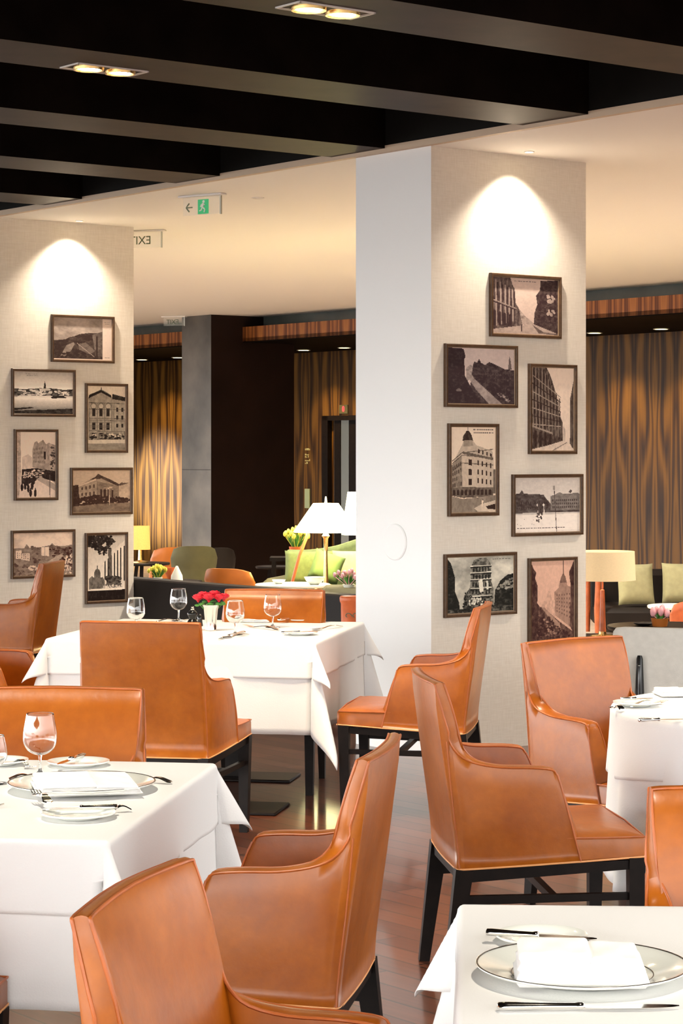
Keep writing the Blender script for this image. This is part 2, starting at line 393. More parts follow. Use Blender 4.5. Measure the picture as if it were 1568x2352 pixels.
def shell_column(k):
    obx, oby, otx, oty, otz, itx, ity, itz, ibx, iby = k
    pts = []
    for i in range(NO+1):
        t = i/NO; z0 = zb(oby); z = z0+(otz-z0)*t
        f = t**1.35 if oby < .03 else t
        x = obx+(otx-obx)*t; y = oby+(oty-oby)*f
        bul = .005*math.sin(PI*t)**2-.007*max(0, (t-.84)/.16)**2
        nx, ny = (1 if obx > .2 else -1 if obx < -.2 else 0, 0) if oby > .01 else (0, -1)
        pts.append((x+nx*bul*.9, y+ny*bul*.9, z))
    L = math.dist((otx, oty, otz), (itx, ity, itz))
    ax, ay = (otx+itx)/2, (oty+ity)/2
    ex = pts[-1]; otx, oty = ex[0], ex[1]
    for i in range(1, NS):
        t = i/NS; p = [a+(b-a)*t for a, b in zip((otx, oty, otz), (itx, ity, itz))]
        # crown of the padded edge: outward is up on the arms and the top, sideways at the back posts
        up = .005*math.sin(PI*t)
        post = max(0, min(1, (otz-.69)/.05))*max(0, min(1, (.905-otz)/.03))
        sgn = 1 if otx > 0 else -1
        p[0] += sgn*up*post*.7; p[1] += up*post*.3; p[2] += up*(1-post)
        pts.append(tuple(p))
    for i in range(NI+1):
        t = i/NI; z1 = .455
        z = itz+(z1-itz)*t
        f = t
        x = itx+(ibx-itx)*f; y = ity+(iby-ity)*(t**.85)
        bul = .010*math.sin(PI*t)
        if oby < .01:
            y += bul*1.2
            if abs(otx) > .238:
                tc_ = max(0., (.910-z)/(.910-.455)); y = min(y, -.040+.10*tc_**.85+.012*math.sin(PI*tc_)) if t > 0 else y
        else: x -= bul*.6*(1 if obx > 0 else -1)
        pts.append((x, y, z))
    return pts
GRID = [shell_column(k) for k in cols_]
nc = len(GRID); nr = len(GRID[0])
def shell_normals():
    g = np.array(GRID); du = np.gradient(g, axis=0); dv = np.gradient(g, axis=1)
    n = np.cross(du, dv); n /= np.linalg.norm(n, axis=2)[..., None]+1e-9
    return n
# orientation check: first column outer surface must face +x
NORM = shell_normals()
FLIP = NORM[4, 3, 0] < 0
def shell_part(name, c0, c1, mat, parent):
    vs = [GRID[c][r] for c in range(c0, c1+1) for r in range(nr)]
    idx = lambda c, r: (c-c0)*nr+r
    fs = []
    for c in range(c0, c1):
        for r in range(nr-1):
            q = (idx(c, r), idx(c+1, r), idx(c+1, r+1), idx(c, r+1))
            fs.append(q if not FLIP else q[::-1])
    # bottom closing
    for c in range(c0, c1):
        q = (idx(c, 0), idx(c, nr-1), idx(c+1, nr-1), idx(c+1, 0)); fs.append(q)
    me = bpy.data.meshes.new(name); 
    ncap = 0
    for c, flip in ((0, False), (nc-1, True)):      # arm front faces, a little padded
        if c0 <= c <= c1:
            ring = [idx(c, r) for r in range(nr)]
            o = len(vs); g = [GRID[c][r] for r in range(nr)]
            cx = sum(p[0] for p in g)/nr; cy = sum(p[1] for p in g)/nr; cz = sum(p[2] for p in g)/nr
            ins = [(p[0]+(cx-p[0])*.2, p[1]+.007, p[2]+(cz-p[2])*.06) for p in g]
            vs += g; vs += ins
            for r in range(nr):
                k = (r+1) % nr; q = (o+r, o+k, o+nr+k, o+nr+r); fs.append(q[::-1] if flip else q)
            q = tuple(o+nr+r for r in range(nr)); fs.append(q[::-1] if flip else q); ncap += nr+1
    me.from_pydata(vs, [], fs); me.update()
    me.materials.append(mat)
    sm = [True]*len(fs)
    me.polygons.foreach_set('use_smooth', sm)
    me.set_sharp_from_angle(angle=math.radians(50))
    o = bpy.data.objects.new(name, me); COL.objects.link(o); o.parent = parent
    return o
def make_chair(label, loc, rz, group):
    t = thing('leather_armchair', label, 'chair', loc, rz, group)
    L = M['leather']
    cut = 18
    shell_part('armrest', 0, cut, L, t); shell_part('backrest', cut, nc-1-cut, L, t); shell_part('armrest', nc-1-cut, nc-1, L, t)
    # seat: T shaped padded block
    out = [(-.205, .03), (.205, .03), (.215, .30), (.284, .31), (.292, .45), (.296, .536), (.288, .548), (-.288, .548), (-.296, .536), (-.292, .45), (-.284, .31), (-.215, .30)]
    sb = MB()
    def ring(ins, dz, top):
        r = []
        for x, y in out:
            f = 1-ins/.3; yy = .30+(y-.30)*(1-ins/.27)
            r.append((x*f, yy, (zb(y)+dz) if not top else .468+.03*(y-.56)*.5+dz))
        return r
    sb.rings([ring(.004, .0, 0), ring(0, .004, 0), ring(0, -.010, 1), ring(.003, -.003, 1), ring(.012, .001, 1), ring(.06, .009, 1), ring(.15, .013, 1)])
    seat_o = sb.build('seat', L, t, 40)
    # piping
    p = MB()
    oc = [GRID[c][NO] for c in range(nc)]; ic = [GRID[c][NO+NS] for c in range(nc)]
    p.tube(oc, .0032, 6); p.tube(ic, .0032, 6)
    for s in (0, nc-1):
        p.tube([(x, y+.002, z) for x, y, z in GRID[s][:NO+1]], .003, 6); p.tube([(x, y+.002, z) for x, y, z in GRID[s][NO+NS:]], .003, 6)
    p.build('piping', M['piping'], t, 60); p = MB()
    p.tube([(-.215, .305, .466), (-.286, .315, .463), (-.294, .45, .464), (-.296, .540, .466), (0, .550, .467), (.296, .540, .466), (.294, .45, .464), (.286, .315, .463), (.215, .305, .466)], .003, 6)
    p.build('piping', M['piping'], seat_o, 60); p = MB()
    ci = 21
    for c in (ci, nc-1-ci): p = MB(); p.tube(GRID[c][:NO], .0022, 6); p.build('back_seam', M['piping'], t, 60)
    w = MB()
    wl = [(GRID[c][0][0], GRID[c][0][1], GRID[c][0][2]) for c in range(nc)]
    w.tube([(-.296, .543, zb(.555))]+[(x, y, z) for x, y, z in reversed(wl)]+[(.296, .543, zb(.555)), (-.296, .548, zb(.555))], .003, 6)
    w.build('bottom_welt', M['welt'], t, 60)
    # frame
    E = M['ebony']; f = MB()
    def rail(p, q): f.bar((p[0], p[1], zb(p[1])-.021), (q[0], q[1], zb(q[1])-.021), .026, h0=.038)
    rail((-.27, .53), (.27, .53)); rail((-.24, .012), (.24, .012)); rail((.245, .01), (.277, .54)); rail((-.245, .01), (-.277, .54))
    f.build('seat_frame', E, t)
    for s in (-1, 1):
        MB().bar((s*.274, .520, zb(.520)-.002), (s*.272, .514, 0), .048, .034).build('leg', E, t)
        MB().bar((s*.243, .018, zb(.0)-.002), (s*.240, -.030, 0), .044, .028, .052, .032).build('leg', E, t)
        MB().bar((s*.246, .01, .282), (s*.271, .51, .290), .020, h0=.026).build('stretcher', E, t)
    MB().bar((-.258, .28, .286), (.258, .28, .286), .022, h0=.024).build('stretcher', E, t)
    return t
def heading(deg): return math.radians(deg-90)
CH = [
 ('tan leather armchair pulled up to the right side of the front left table', (.034, 5.17), 170.5, 'armchairs at the front left table'),
 ('orange leather armchair cut by the bottom edge, nearest to us, its inner back showing', (-.265, 3.486), -14, 'armchairs at the front right table'),
 ('tan leather armchair in side view right of centre, pulled up left of the round table', (.311, 6.81), 6, 'armchairs at the round table'),
 ('tan leather armchair in side view before the right picture pillar, seat reaching the middle table', (.569, 9.965), 170.5, 'armchairs at the middle table'),
 ('tan leather armchair seen squarely from behind, pushed to the near side of the middle table', (-.782, 8.99), 77.5, 'armchairs at the middle table'),
 ('leather armchair behind the middle table, only its pale lit back showing above the cloth', (-.335, 11.0), 261, 'armchairs at the middle table'),
 ('tan leather armchair facing us beneath the reddish tower picture, left behind the round table', (.862, 8.07), -50, 'armchairs at the round table'),
 ('leather armchair behind the bottom right table, cut by the right edge', (.86, 4.47), -90, 'armchairs at the front right table'),
 ('orange leather armchair at the left edge facing us across the front left table', (-.81, 6.38), -94, 'armchairs at the front left table'),
 ('brown leather armchair turned left under the reddish city picture of the left pillar', (-1.82, 13.85), 172, 'armchairs at the far left'),
 ('orange leather armchair left of the middle table, only an armrest showing at the left edge', (-1.76, 10.27), -10, 'armchairs at the middle table'),
 ('leather armchair at the bottom left corner, only a seat corner and dark leg in view', (-1.074, 4.315), 82.3, 'armchairs at the front left table'),
]
chair0 = None
for lab, (x, y), h, g in CH:
    if chair0 is None: chair0 = make_chair(lab, (x, y, 0), heading(h), g)
    else: dup(chair0, (x, y, 0), heading(h), lab, g)

# ------------------------------------------------------------------ tables and cloths
TZ = .742
def sq_table(label, c, rot, half):
    t = thing('dining_table', label, 'table', (c[0], c[1], 0), rot)
    MB().box(-half, half, -half, half, TZ-.035, TZ, bev=.006).build('tabletop', M['ebony'], t)
    for y0, y1, xx in ((-.64, -.33, .44), (.33, .60, .30)):
        MB().bar((0, (y0+y1)/2, .014), (0, (y0+y1)/2, TZ-.035), .08).build('pedestal', M['ebony'], t)
        MB().box(-xx, xx, y0, y1, 0, .014, bev=.004).build('base_plate', M['ebony'], t)
    return t
def cloth(name, label, c, rot, half, drop, z, seed, wave=.012, flare=.5, group=None, off=.0, cat='tablecloth', thick=.0015, tipfl=None):
    rnd = random.Random(seed)
    hx = half+off
    ds = [0, .003, .008, .014, .022]+[.022+(drop-.022)*i/14 for i in range(1, 15)]
    inner = [-hx+2*hx*i/44 for i in range(45)]
    cs = [-(hx+d) for d in reversed(ds[1:])]+inner+[hx+d for d in ds[1:]]
    ph = [rnd.uniform(0, 6.28) for _ in range(16)]
    n = len(cs); vs = []
    R = .012
    def prof(a, w):
        # arc round the table edge then nearly vertical fall
        if a < R*1.57:
            th = a/R; return R*math.sin(th), -R*(1-math.cos(th))
        k = a-R*1.57
        return R+k*w, -R-k*math.sqrt(max(0, 1-w*w))
    for v in cs:
        for u in cs:
            a = max(abs(u)-hx, 0); b = max(abs(v)-hx, 0); sx = 1 if u > 0 else -1; sy = 1 if v > 0 else -1
            if a == 0 and b == 0:
                vs.append((u, v, z+.0006*math.sin(9*u+ph[0])*math.sin(8*v+ph[1]))); continue
            r = math.hypot(a, b); th = math.atan2(b, a); q = sx*sy
            s2 = math.sin(2*th)
            k = (r/drop)
            w = .03+flare*max(0, s2)**1.6
            o, dz = prof(r, min(.9, w))
            if s2 <= 1e-6:
                along = v if a > 0 else u
                side = (0 if sx > 0 else 1) if a > 0 else (2 if sy > 0 else 3)
                damp = max(0, 1-abs(along)/hx)**.25
                wv = wave*k**1.3*(math.sin(13*along+ph[side])*.55+math.sin(29*along+ph[side+4])*.35+math.sin(5*along+ph[side+8])*.5)*damp
                o += wv
            px = max(-hx, min(hx, u))+sx*o*math.cos(th); py = max(-hx, min(hx, v))+sy*o*math.sin(th)
            vs.append((px, py, z+dz))
    fs = [(j*n+i, j*n+i+1, (j+1)*n+i+1, (j+1)*n+i) for j in range(n-1) for i in range(n-1)]
    m = MB(); m.add(vs, fs)
    o = m.build(name, M['cloth'], None, 75, (c[0], c[1], 0), rot)
    sd = o.modifiers.new('thickness', 'SOLIDIFY'); sd.thickness = thick; sd.offset = 1
    tag(o, label, cat, group); return o
C1, R1_ = (-1.019, 5.495), math.radians(-7.6)
C2, R2_ = (-.603, 10.55), math.radians(-10.6)
C3, R3_ = (.793, 3.50), math.radians(-3)
H_ = .60
sq_table('square table under white cloths at the front left', C1, R1_, H_-.012)
sq_table('square table under white cloths in the middle, roses and goblets on it', C2, R2_, H_-.012)
sq_table('square table under white cloths at the bottom right corner', C3, R3_, H_-.012)
for (c, r, nm, sd) in ((C1, R1_, 'front left table', 3), (C2, R2_, 'middle table with the roses', 5), (C3, R3_, 'bottom right table', 9)):
    cloth('tablecloth', 'long white under-cloth hanging low around the %s' % nm, c, r, H_-.006, .362 if sd == 3 else .40, TZ+.004, sd, wave=.018, flare=.3, group='white under-cloths')
    cloth('tablecloth', 'short white top cloth with pointed corners on the %s' % nm, c, r, H_-.006, .165, TZ+.012, sd+1, wave=.008, flare=.52, group='white top cloths', off=.007)
# round table
CR, RR = (1.52, 7.35), .63
t = thing('round_table', 'round table under white cloths at the right edge', 'table', (CR[0], CR[1], 0))
MB().lathe([(.001, TZ-.035), (RR-.02, TZ-.035), (RR-.012, TZ-.02), (RR-.012, TZ-.004), (RR-.02, TZ), (.001, TZ)], 64).build('tabletop', M['ebony'], t)
MB().lathe([(.05, .02), (.045, .3), (.06, TZ-.035)], 24).build('pedestal', M['ebony'], t)
MB().lathe([(.001, 0), (.3, 0), (.3, .012), (.06, .03), (.001, .03)], 48).build('base_plate', M['ebony'], t)
def round_cloth(label, R, drop, z, nw, amp, ph, grp):
    rs = []; n = 180
    for r in [.01]+[R*i/12 for i in range(1, 13)]: rs.append([(r*math.cos(2*PI*k/n), r*math.sin(2*PI*k/n), z) for k in range(n)])
    for i in range(1, 22):
        a = drop*i/21
        th = min(a/.014, 1.57); row = []
        for k in range(n):
            f = 2*PI*k/n
            w = amp*(a/drop)**1.2*(math.sin(nw*f+ph)+.4*math.sin((nw*1.7)//1*f+ph*2))
            rr = R+.014*math.sin(th)+w+.03*a
            dz = -.014*(1-math.cos(th))-max(0, a-.022)
            row.append((rr*math.cos(f), rr*math.sin(f), z+dz*(1+.10*math.sin(4*f+ph+.6)*(a/drop))))
        rs.append(row)
    o = MB().rings(rs, cap=False).build('tablecloth', M['cloth'], None, 75, (CR[0], CR[1], 0))
    sd = o.modifiers.new('thickness', 'SOLIDIFY'); sd.thickness = .0015; sd.offset = 1
    tag(o, label, 'tablecloth', grp)
round_cloth('long white under-cloth falling in folds around the round table', RR-.006, .52, TZ+.004, 17, .020, .4, 'white under-cloths')
round_cloth('short white top cloth draped over the round table', RR, .215, TZ+.012, 9, .012, 1.3, 'white top cloths')
TT = TZ+.0145   # height of a laid table

# ------------------------------------------------------------------ tableware
def plate(label, px, py, r, cat='plate', name='dinner_plate', ring=True, group=None, xy=None, z=None):
    zt = TT if z is None else z
    x, y = xy if xy else T(px, py, zt+.012)
    h = .022 if r > .12 else .014
    m = MB(); w = r*.66
    m.lathe([(.001, .003), (r*.5, .003), (r*.55, 0), (r*.58, .001), (r*.62, .004), (r*.98, h-.004), (r, h-.001), (r*.998, h), (r*.99, h), (w, .007), (w*.97, .005), (.001, .005)], 72)
    if ring:
        t = thing(name, label, cat, (x, y, zt), 0, group); m.build('plate_body', M['china'], t, 50)
        k = MB()
        def circ(rad, zz, wd=.0012): k.lathe([(rad-wd, zz), (rad-wd*.6, zz+.0009), (rad+wd*.6, zz+.0009), (rad+wd, zz)], 72)
        circ(r*.985, h-.0002, .0016)
        if r > .12: circ(w*1.0, .0068, .001)
        k.build('rim_line', M['plat'], t, 60)
        return t
    o = m.build(name, M['china'], None, 50, (x, y, zt)); tag(o, label, cat, group); return o
def ang_px(p, q, z):
    a = T(*p, z); b = T(*q, z); return a, b, math.atan2(b[1]-a[1], b[0]-a[0]), math.dist(a, b)
def knife(label, p, q, z=None, group='table knives', w=.0125):
    """p = handle end, q = blade tip, both photo pixels"""
    z = TT if z is None else z
    a, b, r, L = ang_px(p, q, z+.005)
    t = thing('table_knife', label, 'knife', (a[0], a[1], z), r, group)
    hl = L*.48; m = MB(); rs = []
    for f, wd, hh in ((0, .5, .5), (.02, .95, .9), (.12, 1.0, 1.0), (.5, .72, .8), (.88, .62, .72), (.93, .85, .9), (.97, .85, .9), (1, .5, .5)):
        rs.append([(hl*f, w*.85*wd*math.cos(2*PI*k/12), .0065+.0062*hh*math.sin(2*PI*k/12)) for k in range(12)])
    m.rings(rs).build('handle', M['silver'], t, 50)
    bl = MB(); n = 14; top = []; 
    rs = []
    for i in range(n+1):
        f = i/n; x = hl+(L-hl)*f; wd = .0075+.003*math.sin(PI*min(1, f*1.1)); c = 0
        if f > .75: wd *= math.sqrt(max(.02, 1-((f-.75)/.25)**2)); c = .002*(f-.75)/.25
        rs.append([(x, -wd+c, .0045), (x, wd+c, .0052), (x, wd+c, .0060), (x, -wd+c, .0050)])
    bl.rings(rs).build('blade', M['silver'], t, 30)
    return t
def fork(label, p, q, z=None, group='table forks', kind='fork'):
    z = TT if z is None else z
    a, b, r, L = ang_px(p, q, z+.005)
    t = thing('table_'+kind, label, kind, (a[0], a[1], z), r, group)
    m = MB(); hl = L*.68
    rs = []
    for i in range(13):
        f = i/12; wd = .010*(1-f)**1.2+.0032+(.004*max(0, f-.85)/.15); zz = .003+.010*math.sin(PI*f)**1.5
        if i == 0: wd = .005
        rs.append([(hl*f, -wd, zz), (hl*f, wd, zz), (hl*f, wd*.8, zz+.0028), (hl*f, -wd*.8, zz+.0028)])
    m.rings(rs).build('handle', M['silver'], t, 40)
    h = MB()
    if kind == 'fork':
        rs = []
        for f, wd, zz in ((0, .0045, .003), (.12, .010, .002), (.3, .0125, .0015), (.48, .013, .003)):
            x = hl+(L-hl)*f; rs.append([(x, -wd, zz), (x, wd, zz), (x, wd, zz+.002), (x, -wd, zz+.002)])
        h.rings(rs)
        for k in range(4):
            yy = -.0105+.007*k; h.bar((hl+(L-hl)*.46, yy, .004), (L, yy*.92, .009), .0032, .0018, .002, .0014)
        h.build('tines', M['silver'], t, 40)
    else:
        n = 20; ln = (L-hl)/2
        rs = []
        for rr, zz in ((1., .0065), (.95, .0060), (.7, .0025), (.35, .0012), (.02, .001)):
            rs.append([(hl+ln+ln*rr*math.cos(2*PI*k/n), .019*rr*math.sin(2*PI*k/n), zz+.001) for k in range(n)])
        h.rings(rs, cap=False).build('bowl', M['silver'], t, 60)
    return t
def goblet(label, px, py, H, R, group='water goblets', xy=None):
    """px,py = centre of the foot"""
    x, y = xy if xy else T(px, py, TT)
    t = thing('wine_glass', label, 'glass', (x, y, TT), 0, group)
    k = H/.155
    bowl = [(.0035, .052), (.014, .053), (.030, .062), (.0405, .078), (.043, .094), (.0415, .115), (.037, .140), (.0345, .155)]
    prof = spline([(r*R/.043, z*k) for r, z in bowl], 4)
    inn = [(max(.0008, r-.0011), z+.0011) for r, z in reversed(prof[1:-1])]
    MB().lathe(prof+[(prof[-1][0]-.0006, prof[-1][1]+.0006)]+inn+[(.0008, .056*k)], 40).build('bowl', M['glassy'], t, 60)
    MB().lathe([(r*R/.043, z*k) for r, z in [(.001, 0), (.034, 0), (.0345, .001), (.033, .002), (.012, .006), (.005, .012), (.0036, .02), (.0034, .04), (.005, .0515), (.001, .0518)]], 36).build('stem', M['glassy'], t, 60)
    return t
def napkin(label, px, py, w, d, rot, z, group='folded napkins', puff=.030, seed=1):
    x, y = T(px, py, z+.015)
    rnd = random.Random(seed)
    t = thing('folded_napkin', label, 'napkin', (x, y, z), rot, group)
    def layer(x0, x1, y0, y1, zl, th, nm, roll=True, tilt=0.):
        nu, nv = 30, 18; vs = []; 
        p1 = rnd.uniform(0, 6)
        m = MB()
        def S_(u, v, top):
            X_ = x0+(x1-x0)*u; Y_ = y0+(y1-y0)*v
            e = min(u, 1-u)*(x1-x0); g = min(v, 1-v)*(y1-y0)
            k = min(1, min(e, g)/(th*.6)); k = math.sqrt(max(0, 1-(1-k)**2))
            wob = .0015*math.sin(16*X_*6+p1)*math.sin(9*Y_*6)
            zz = zl+th/2+(1 if top else -1)*th/2*k+(wob if top else 0)*k+tilt*(X_-x0)
            return (X_, Y_, zz)
        for top in (1, 0):
            vs = [S_(i/nu, j/nv, top) for j in range(nv+1) for i in range(nu+1)]
            fs = [(j*(nu+1)+i, j*(nu+1)+i+1, (j+1)*(nu+1)+i+1, (j+1)*(nu+1)+i) for j in range(nv) for i in range(nu)]
            if not top: fs = [f[::-1] for f in fs]
            m.add(vs, fs)
        return m
    layer(-w/2, w/2, -d/2, d/2, 0, puff*.42, 'a').build('lower_fold', M['napkin'], t, 60)
    layer(-w/2+.004, w/2-.006, -d/2+.004, d/2-.002, puff*.36, puff*.40, 'b').build('middle_fold', M['napkin'], t, 60)
    layer(-w/2+.006, w*.08, -d/2+.006, d/2, puff*.70, puff*.36, 'c').build('upper_fold', M['napkin'], t, 60)
    layer(w*.06, w/2-.012, -d/2+.002, d/2+.004, puff*.68, puff*.28, 'd', tilt=-.03).build('upper_fold', M['napkin'], t, 60)
    return t
# --- bottom right table
pl = plate('large white charger plate with dark rim line at the bottom right', 1337, 2226, .168)
napkin('puffed white napkin folded on the bottom right charger plate', 1332, 2228, .205, .135, math.radians(-3), TT+.007, puff=.05, seed=4)
plate('small bread plate behind the napkin at the bottom right', 1243, 2147, .078, name='bread_plate', group='bread plates', ring=False)
knife('small knife lying across the bread plate of the bottom right table', (1116, 2142), (1370, 2157), TT+.012)
fork('fork lying half hidden behind the bottom right charger plate', (1108, 2193), (1310, 2170), kind='fork')
knife('long knife in front of the bottom right charger plate', (1141, 2313), (1560, 2311))
# --- front left table
plate('white charger plate with dark rim line on the front left table', 188, 1803, .181)
napkin('flat white napkin folded on the front left charger plate', 196, 1798, .25, .26, math.radians(12), TT+.007, puff=.026, seed=7)
plate('small bread plate with a knife on the near side of the front left table', 180, 1866, .085, name='bread_plate', group='bread plates', ring=False)
knife('knife with dark reflecting blade on the near bread plate, front left table', (270, 1854), (86, 1858), TT+.012)
fork('dessert fork peeping right of the near bread plate, front left table', (302, 1858), (236, 1862), kind='fork')
plate('small bread plate at the far side of the front left table', 180, 1748, .082, name='bread_plate', group='bread plates', ring=False)
knife('knife propped on the far bread plate of the front left table', (190, 1733), (132, 1756), TT+.012)
fork('spoon lying right behind the front left charger plate', (394, 1796), (300, 1790), kind='spoon')
fork('fork beside the goblet foot on the front left table', (20, 1788), (110, 1784), kind='fork')
fork('small fork laid towards the napkin edge on the front left charger', (112, 1842), (80, 1818), TT+.02, kind='fork')
goblet('clear goblet standing behind the front left charger plate', 92, 1781, .158, .0435)
goblet('clear goblet cut by the left edge on the front left table', -20, 1800, .12, .040)
plate('bread plate with napkin at the left edge of the front left table', 0, 1745, .075, name='bread_plate', group='bread plates', ring=False)
fork('fork left behind the goblet on the front left table', (38, 1748), (74, 1764), kind='fork')
fork('fork tip just inside the left edge of the front left table', (-70, 1852), (10, 1850), kind='fork')
# --- middle table
goblet('clear goblet standing behind the tan chair back, leftmost on the middle table', 312, 1450, .155, .043)
goblet('clear goblet left of the roses on the middle table', 410, 1426, .158, .043)
goblet('clear goblet just right of the rose vase on the middle table', 540, 1458, .155, .043)
goblet('clear goblet in front of the pale chair back, rightmost on the middle table', 626, 1441, .155, .043)
vx, vy = T(484, 1448, TT)
vz = thing('flower_vase', 'silver beaker vase of red roses on the middle table', 'vase', (vx, vy, TT))
MB().lathe([(.001, 0), (.026, 0), (.027, .003), (.026, .006), (.028, .05), (.033, .10), (.040, .119), (.0385, .119), (.031, .10), (.026, .05), (.001, .045)], 36).build('vase_body', M['silver'], vz, 50)
rnd = random.Random(2)
def rose(c, r):
    m = MB()
    for ring_, (nn, rr, hh, op) in enumerate(((3, .35, .9, .1), (4, .6, .95, .3), (5, .85, .85, .55), (6, 1.0, .65, .85))):
        for i in range(nn):
            a0 = 2*PI*i/nn+ring_*.7; W_ = 2*PI/nn*.72; vs = []
            for j in range(6):
                f = j/5
                for k in range(6):
                    g = (k/5-.5)*2; a = a0+g*W_*(.55+.45*math.sin(PI*(.15+.85*f*.9)))
                    rad = r*rr*(.25+.75*math.sin(PI/2*min(1, f*1.3)))*(1+op*.35*max(0, f-.6))*(1-.04*g*g)
                    vs.append((c[0]+rad*math.cos(a), c[1]+rad*math.sin(a), c[2]+r*1.35*hh*(f-.35-.10*g*g*f)-op*r*.15*f))
            m.add(vs, [(j*6+k, j*6+k+1, (j+1)*6+k+1, (j+1)*6+k) for j in range(5) for k in range(5)])
    m.blob((c[0], c[1], c[2]-r*.1), r*.3, r*.3, r*.6)
    return m
for i, (dx, dy, dz, r) in enumerate(((-.058, -.012, .148, .026), (-.036, .018, .160, .025), (-.008, -.025, .150, .028), (.016, .012, .164, .026), (.038, -.012, .150, .027), (.060, .008, .152, .025))):
    rs = rose((vx+dx, vy+dy, TT+dz), r).build('rose', M['red_rose'], None, 70); rs.modifiers.new('petal', 'SOLIDIFY').thickness = .0008
    lab = ['outermost on the left', 'rear left, under the far rim', 'front centre', 'highest, rear centre', 'front right', 'outermost on the right'][i]
    tag(rs, 'deep red rose in the silver vase, %s of the bunch' % lab, 'flower', 'red roses in the silver vase')
    st = MB().tube([(vx+dx, vy+dy, TT+dz-.02), (vx+dx*.4, vy+dy*.4, TT+.09), (vx, vy, TT+.052)], .0022, 6)
    for k in range(3): st.blob((vx+dx*.9+rnd.uniform(-.012, .012), vy+dy-.006, TT+dz-.027+rnd.uniform(-.004, .004)), .012, .004, .006, 8, 5)
    st.build('stem', M['leaf'], rs, 60)
mx, my = T(442, 1431, TT)
t = thing('pepper_mill', 'black pepper mill with a silver knob left of the rose vase', 'pepper mill', (mx, my, TT))
MB().lathe([(.001, 0), (.024, 0), (.026, .004), (.022, .012), (.016, .02), (.018, .028), (.025, .040), (.025, .048), (.016, .058), (.012, .062), (.001, .063)], 28).build('mill_body', M['black'], t, 50)
MB().lathe([(.001, .062), (.008, .063), (.009, .068), (.005, .072), (.007, .078), (.001, .083)], 20).build('knob', M['silver'], t, 50)
mx, my = T(459, 1438, TT)
t = thing('salt_shaker', 'small black salt shaker squeezed beside the rose vase', 'salt shaker', (mx, my, TT))
MB().lathe([(.001, 0), (.014, 0), (.015, .003), (.011, .03), (.013, .042), (.008, .05), (.001, .051)], 24).build('shaker_body', M['black'], t, 50)
MB().lathe([(.001, .05), (.006, .051), (.004, .056), (.001, .058)], 16).build('knob', M['silver'], t, 50)
knife('knife lying before the rose vase goblet on the middle table', (560, 1452), (500, 1468))
fork('spoon crossing beside the knife near the goblet, middle table', (570, 1457), (512, 1464), kind='spoon')
plate('small bread plate at the far side of the middle table', 690, 1422, .075, name='bread_plate', group='bread plates', ring=False)
knife('small knife on the far bread plate of the middle table', (640, 1424), (700, 1417), TT+.012)
plate('bread plate on the right half of the middle table', 690, 1452, .078, name='bread_plate', group='bread plates', ring=False)
knife('small knife on the right-hand bread plate of the middle table', (646, 1454), (735, 1449), TT+.012)
fork('fork behind the rightmost goblet of the middle table', (640, 1446), (560, 1436), kind='fork')
napkin('flat white napkin behind the right goblets of the middle table', 585, 1420, .17, .16, -.2, TT, puff=.014, seed=9)
napkin('flat white napkin seen over the tan chair back on the middle table', 275, 1428, .17, .16, -.2, TT, puff=.014, seed=11)
fork('fork seen over the tan chair back, left of the pepper mill', (358, 1427), (432, 1424), kind='fork')
fork('long spoon near the right edge of the middle table', (786, 1438), (715, 1446), kind='spoon')
# --- round table
knife('knife at the near side of the round table', (1466, 1655), (1568, 1652))
plate('small bread plate at the left of the round table', 1462, 1612, .078, name='bread_plate', group='bread plates', ring=False)
knife('knife on the bread plate of the round table', (1425, 1606), (1500, 1604), TT+.012)
fork('fork beside the bread plate of the round table', (1450, 1622), (1530, 1610), kind='fork')
napkin('white napkin at the far side of the round table', 1560, 1586, .16, .14, .1, TT, puff=.02, seed=15)
knife('dark reflecting knife before the far napkin on the round table', (1575, 1594), (1508, 1585), TT+.002)
fork('teaspoon at the left rim of the round table', (1430, 1629), (1405, 1624), kind='spoon')
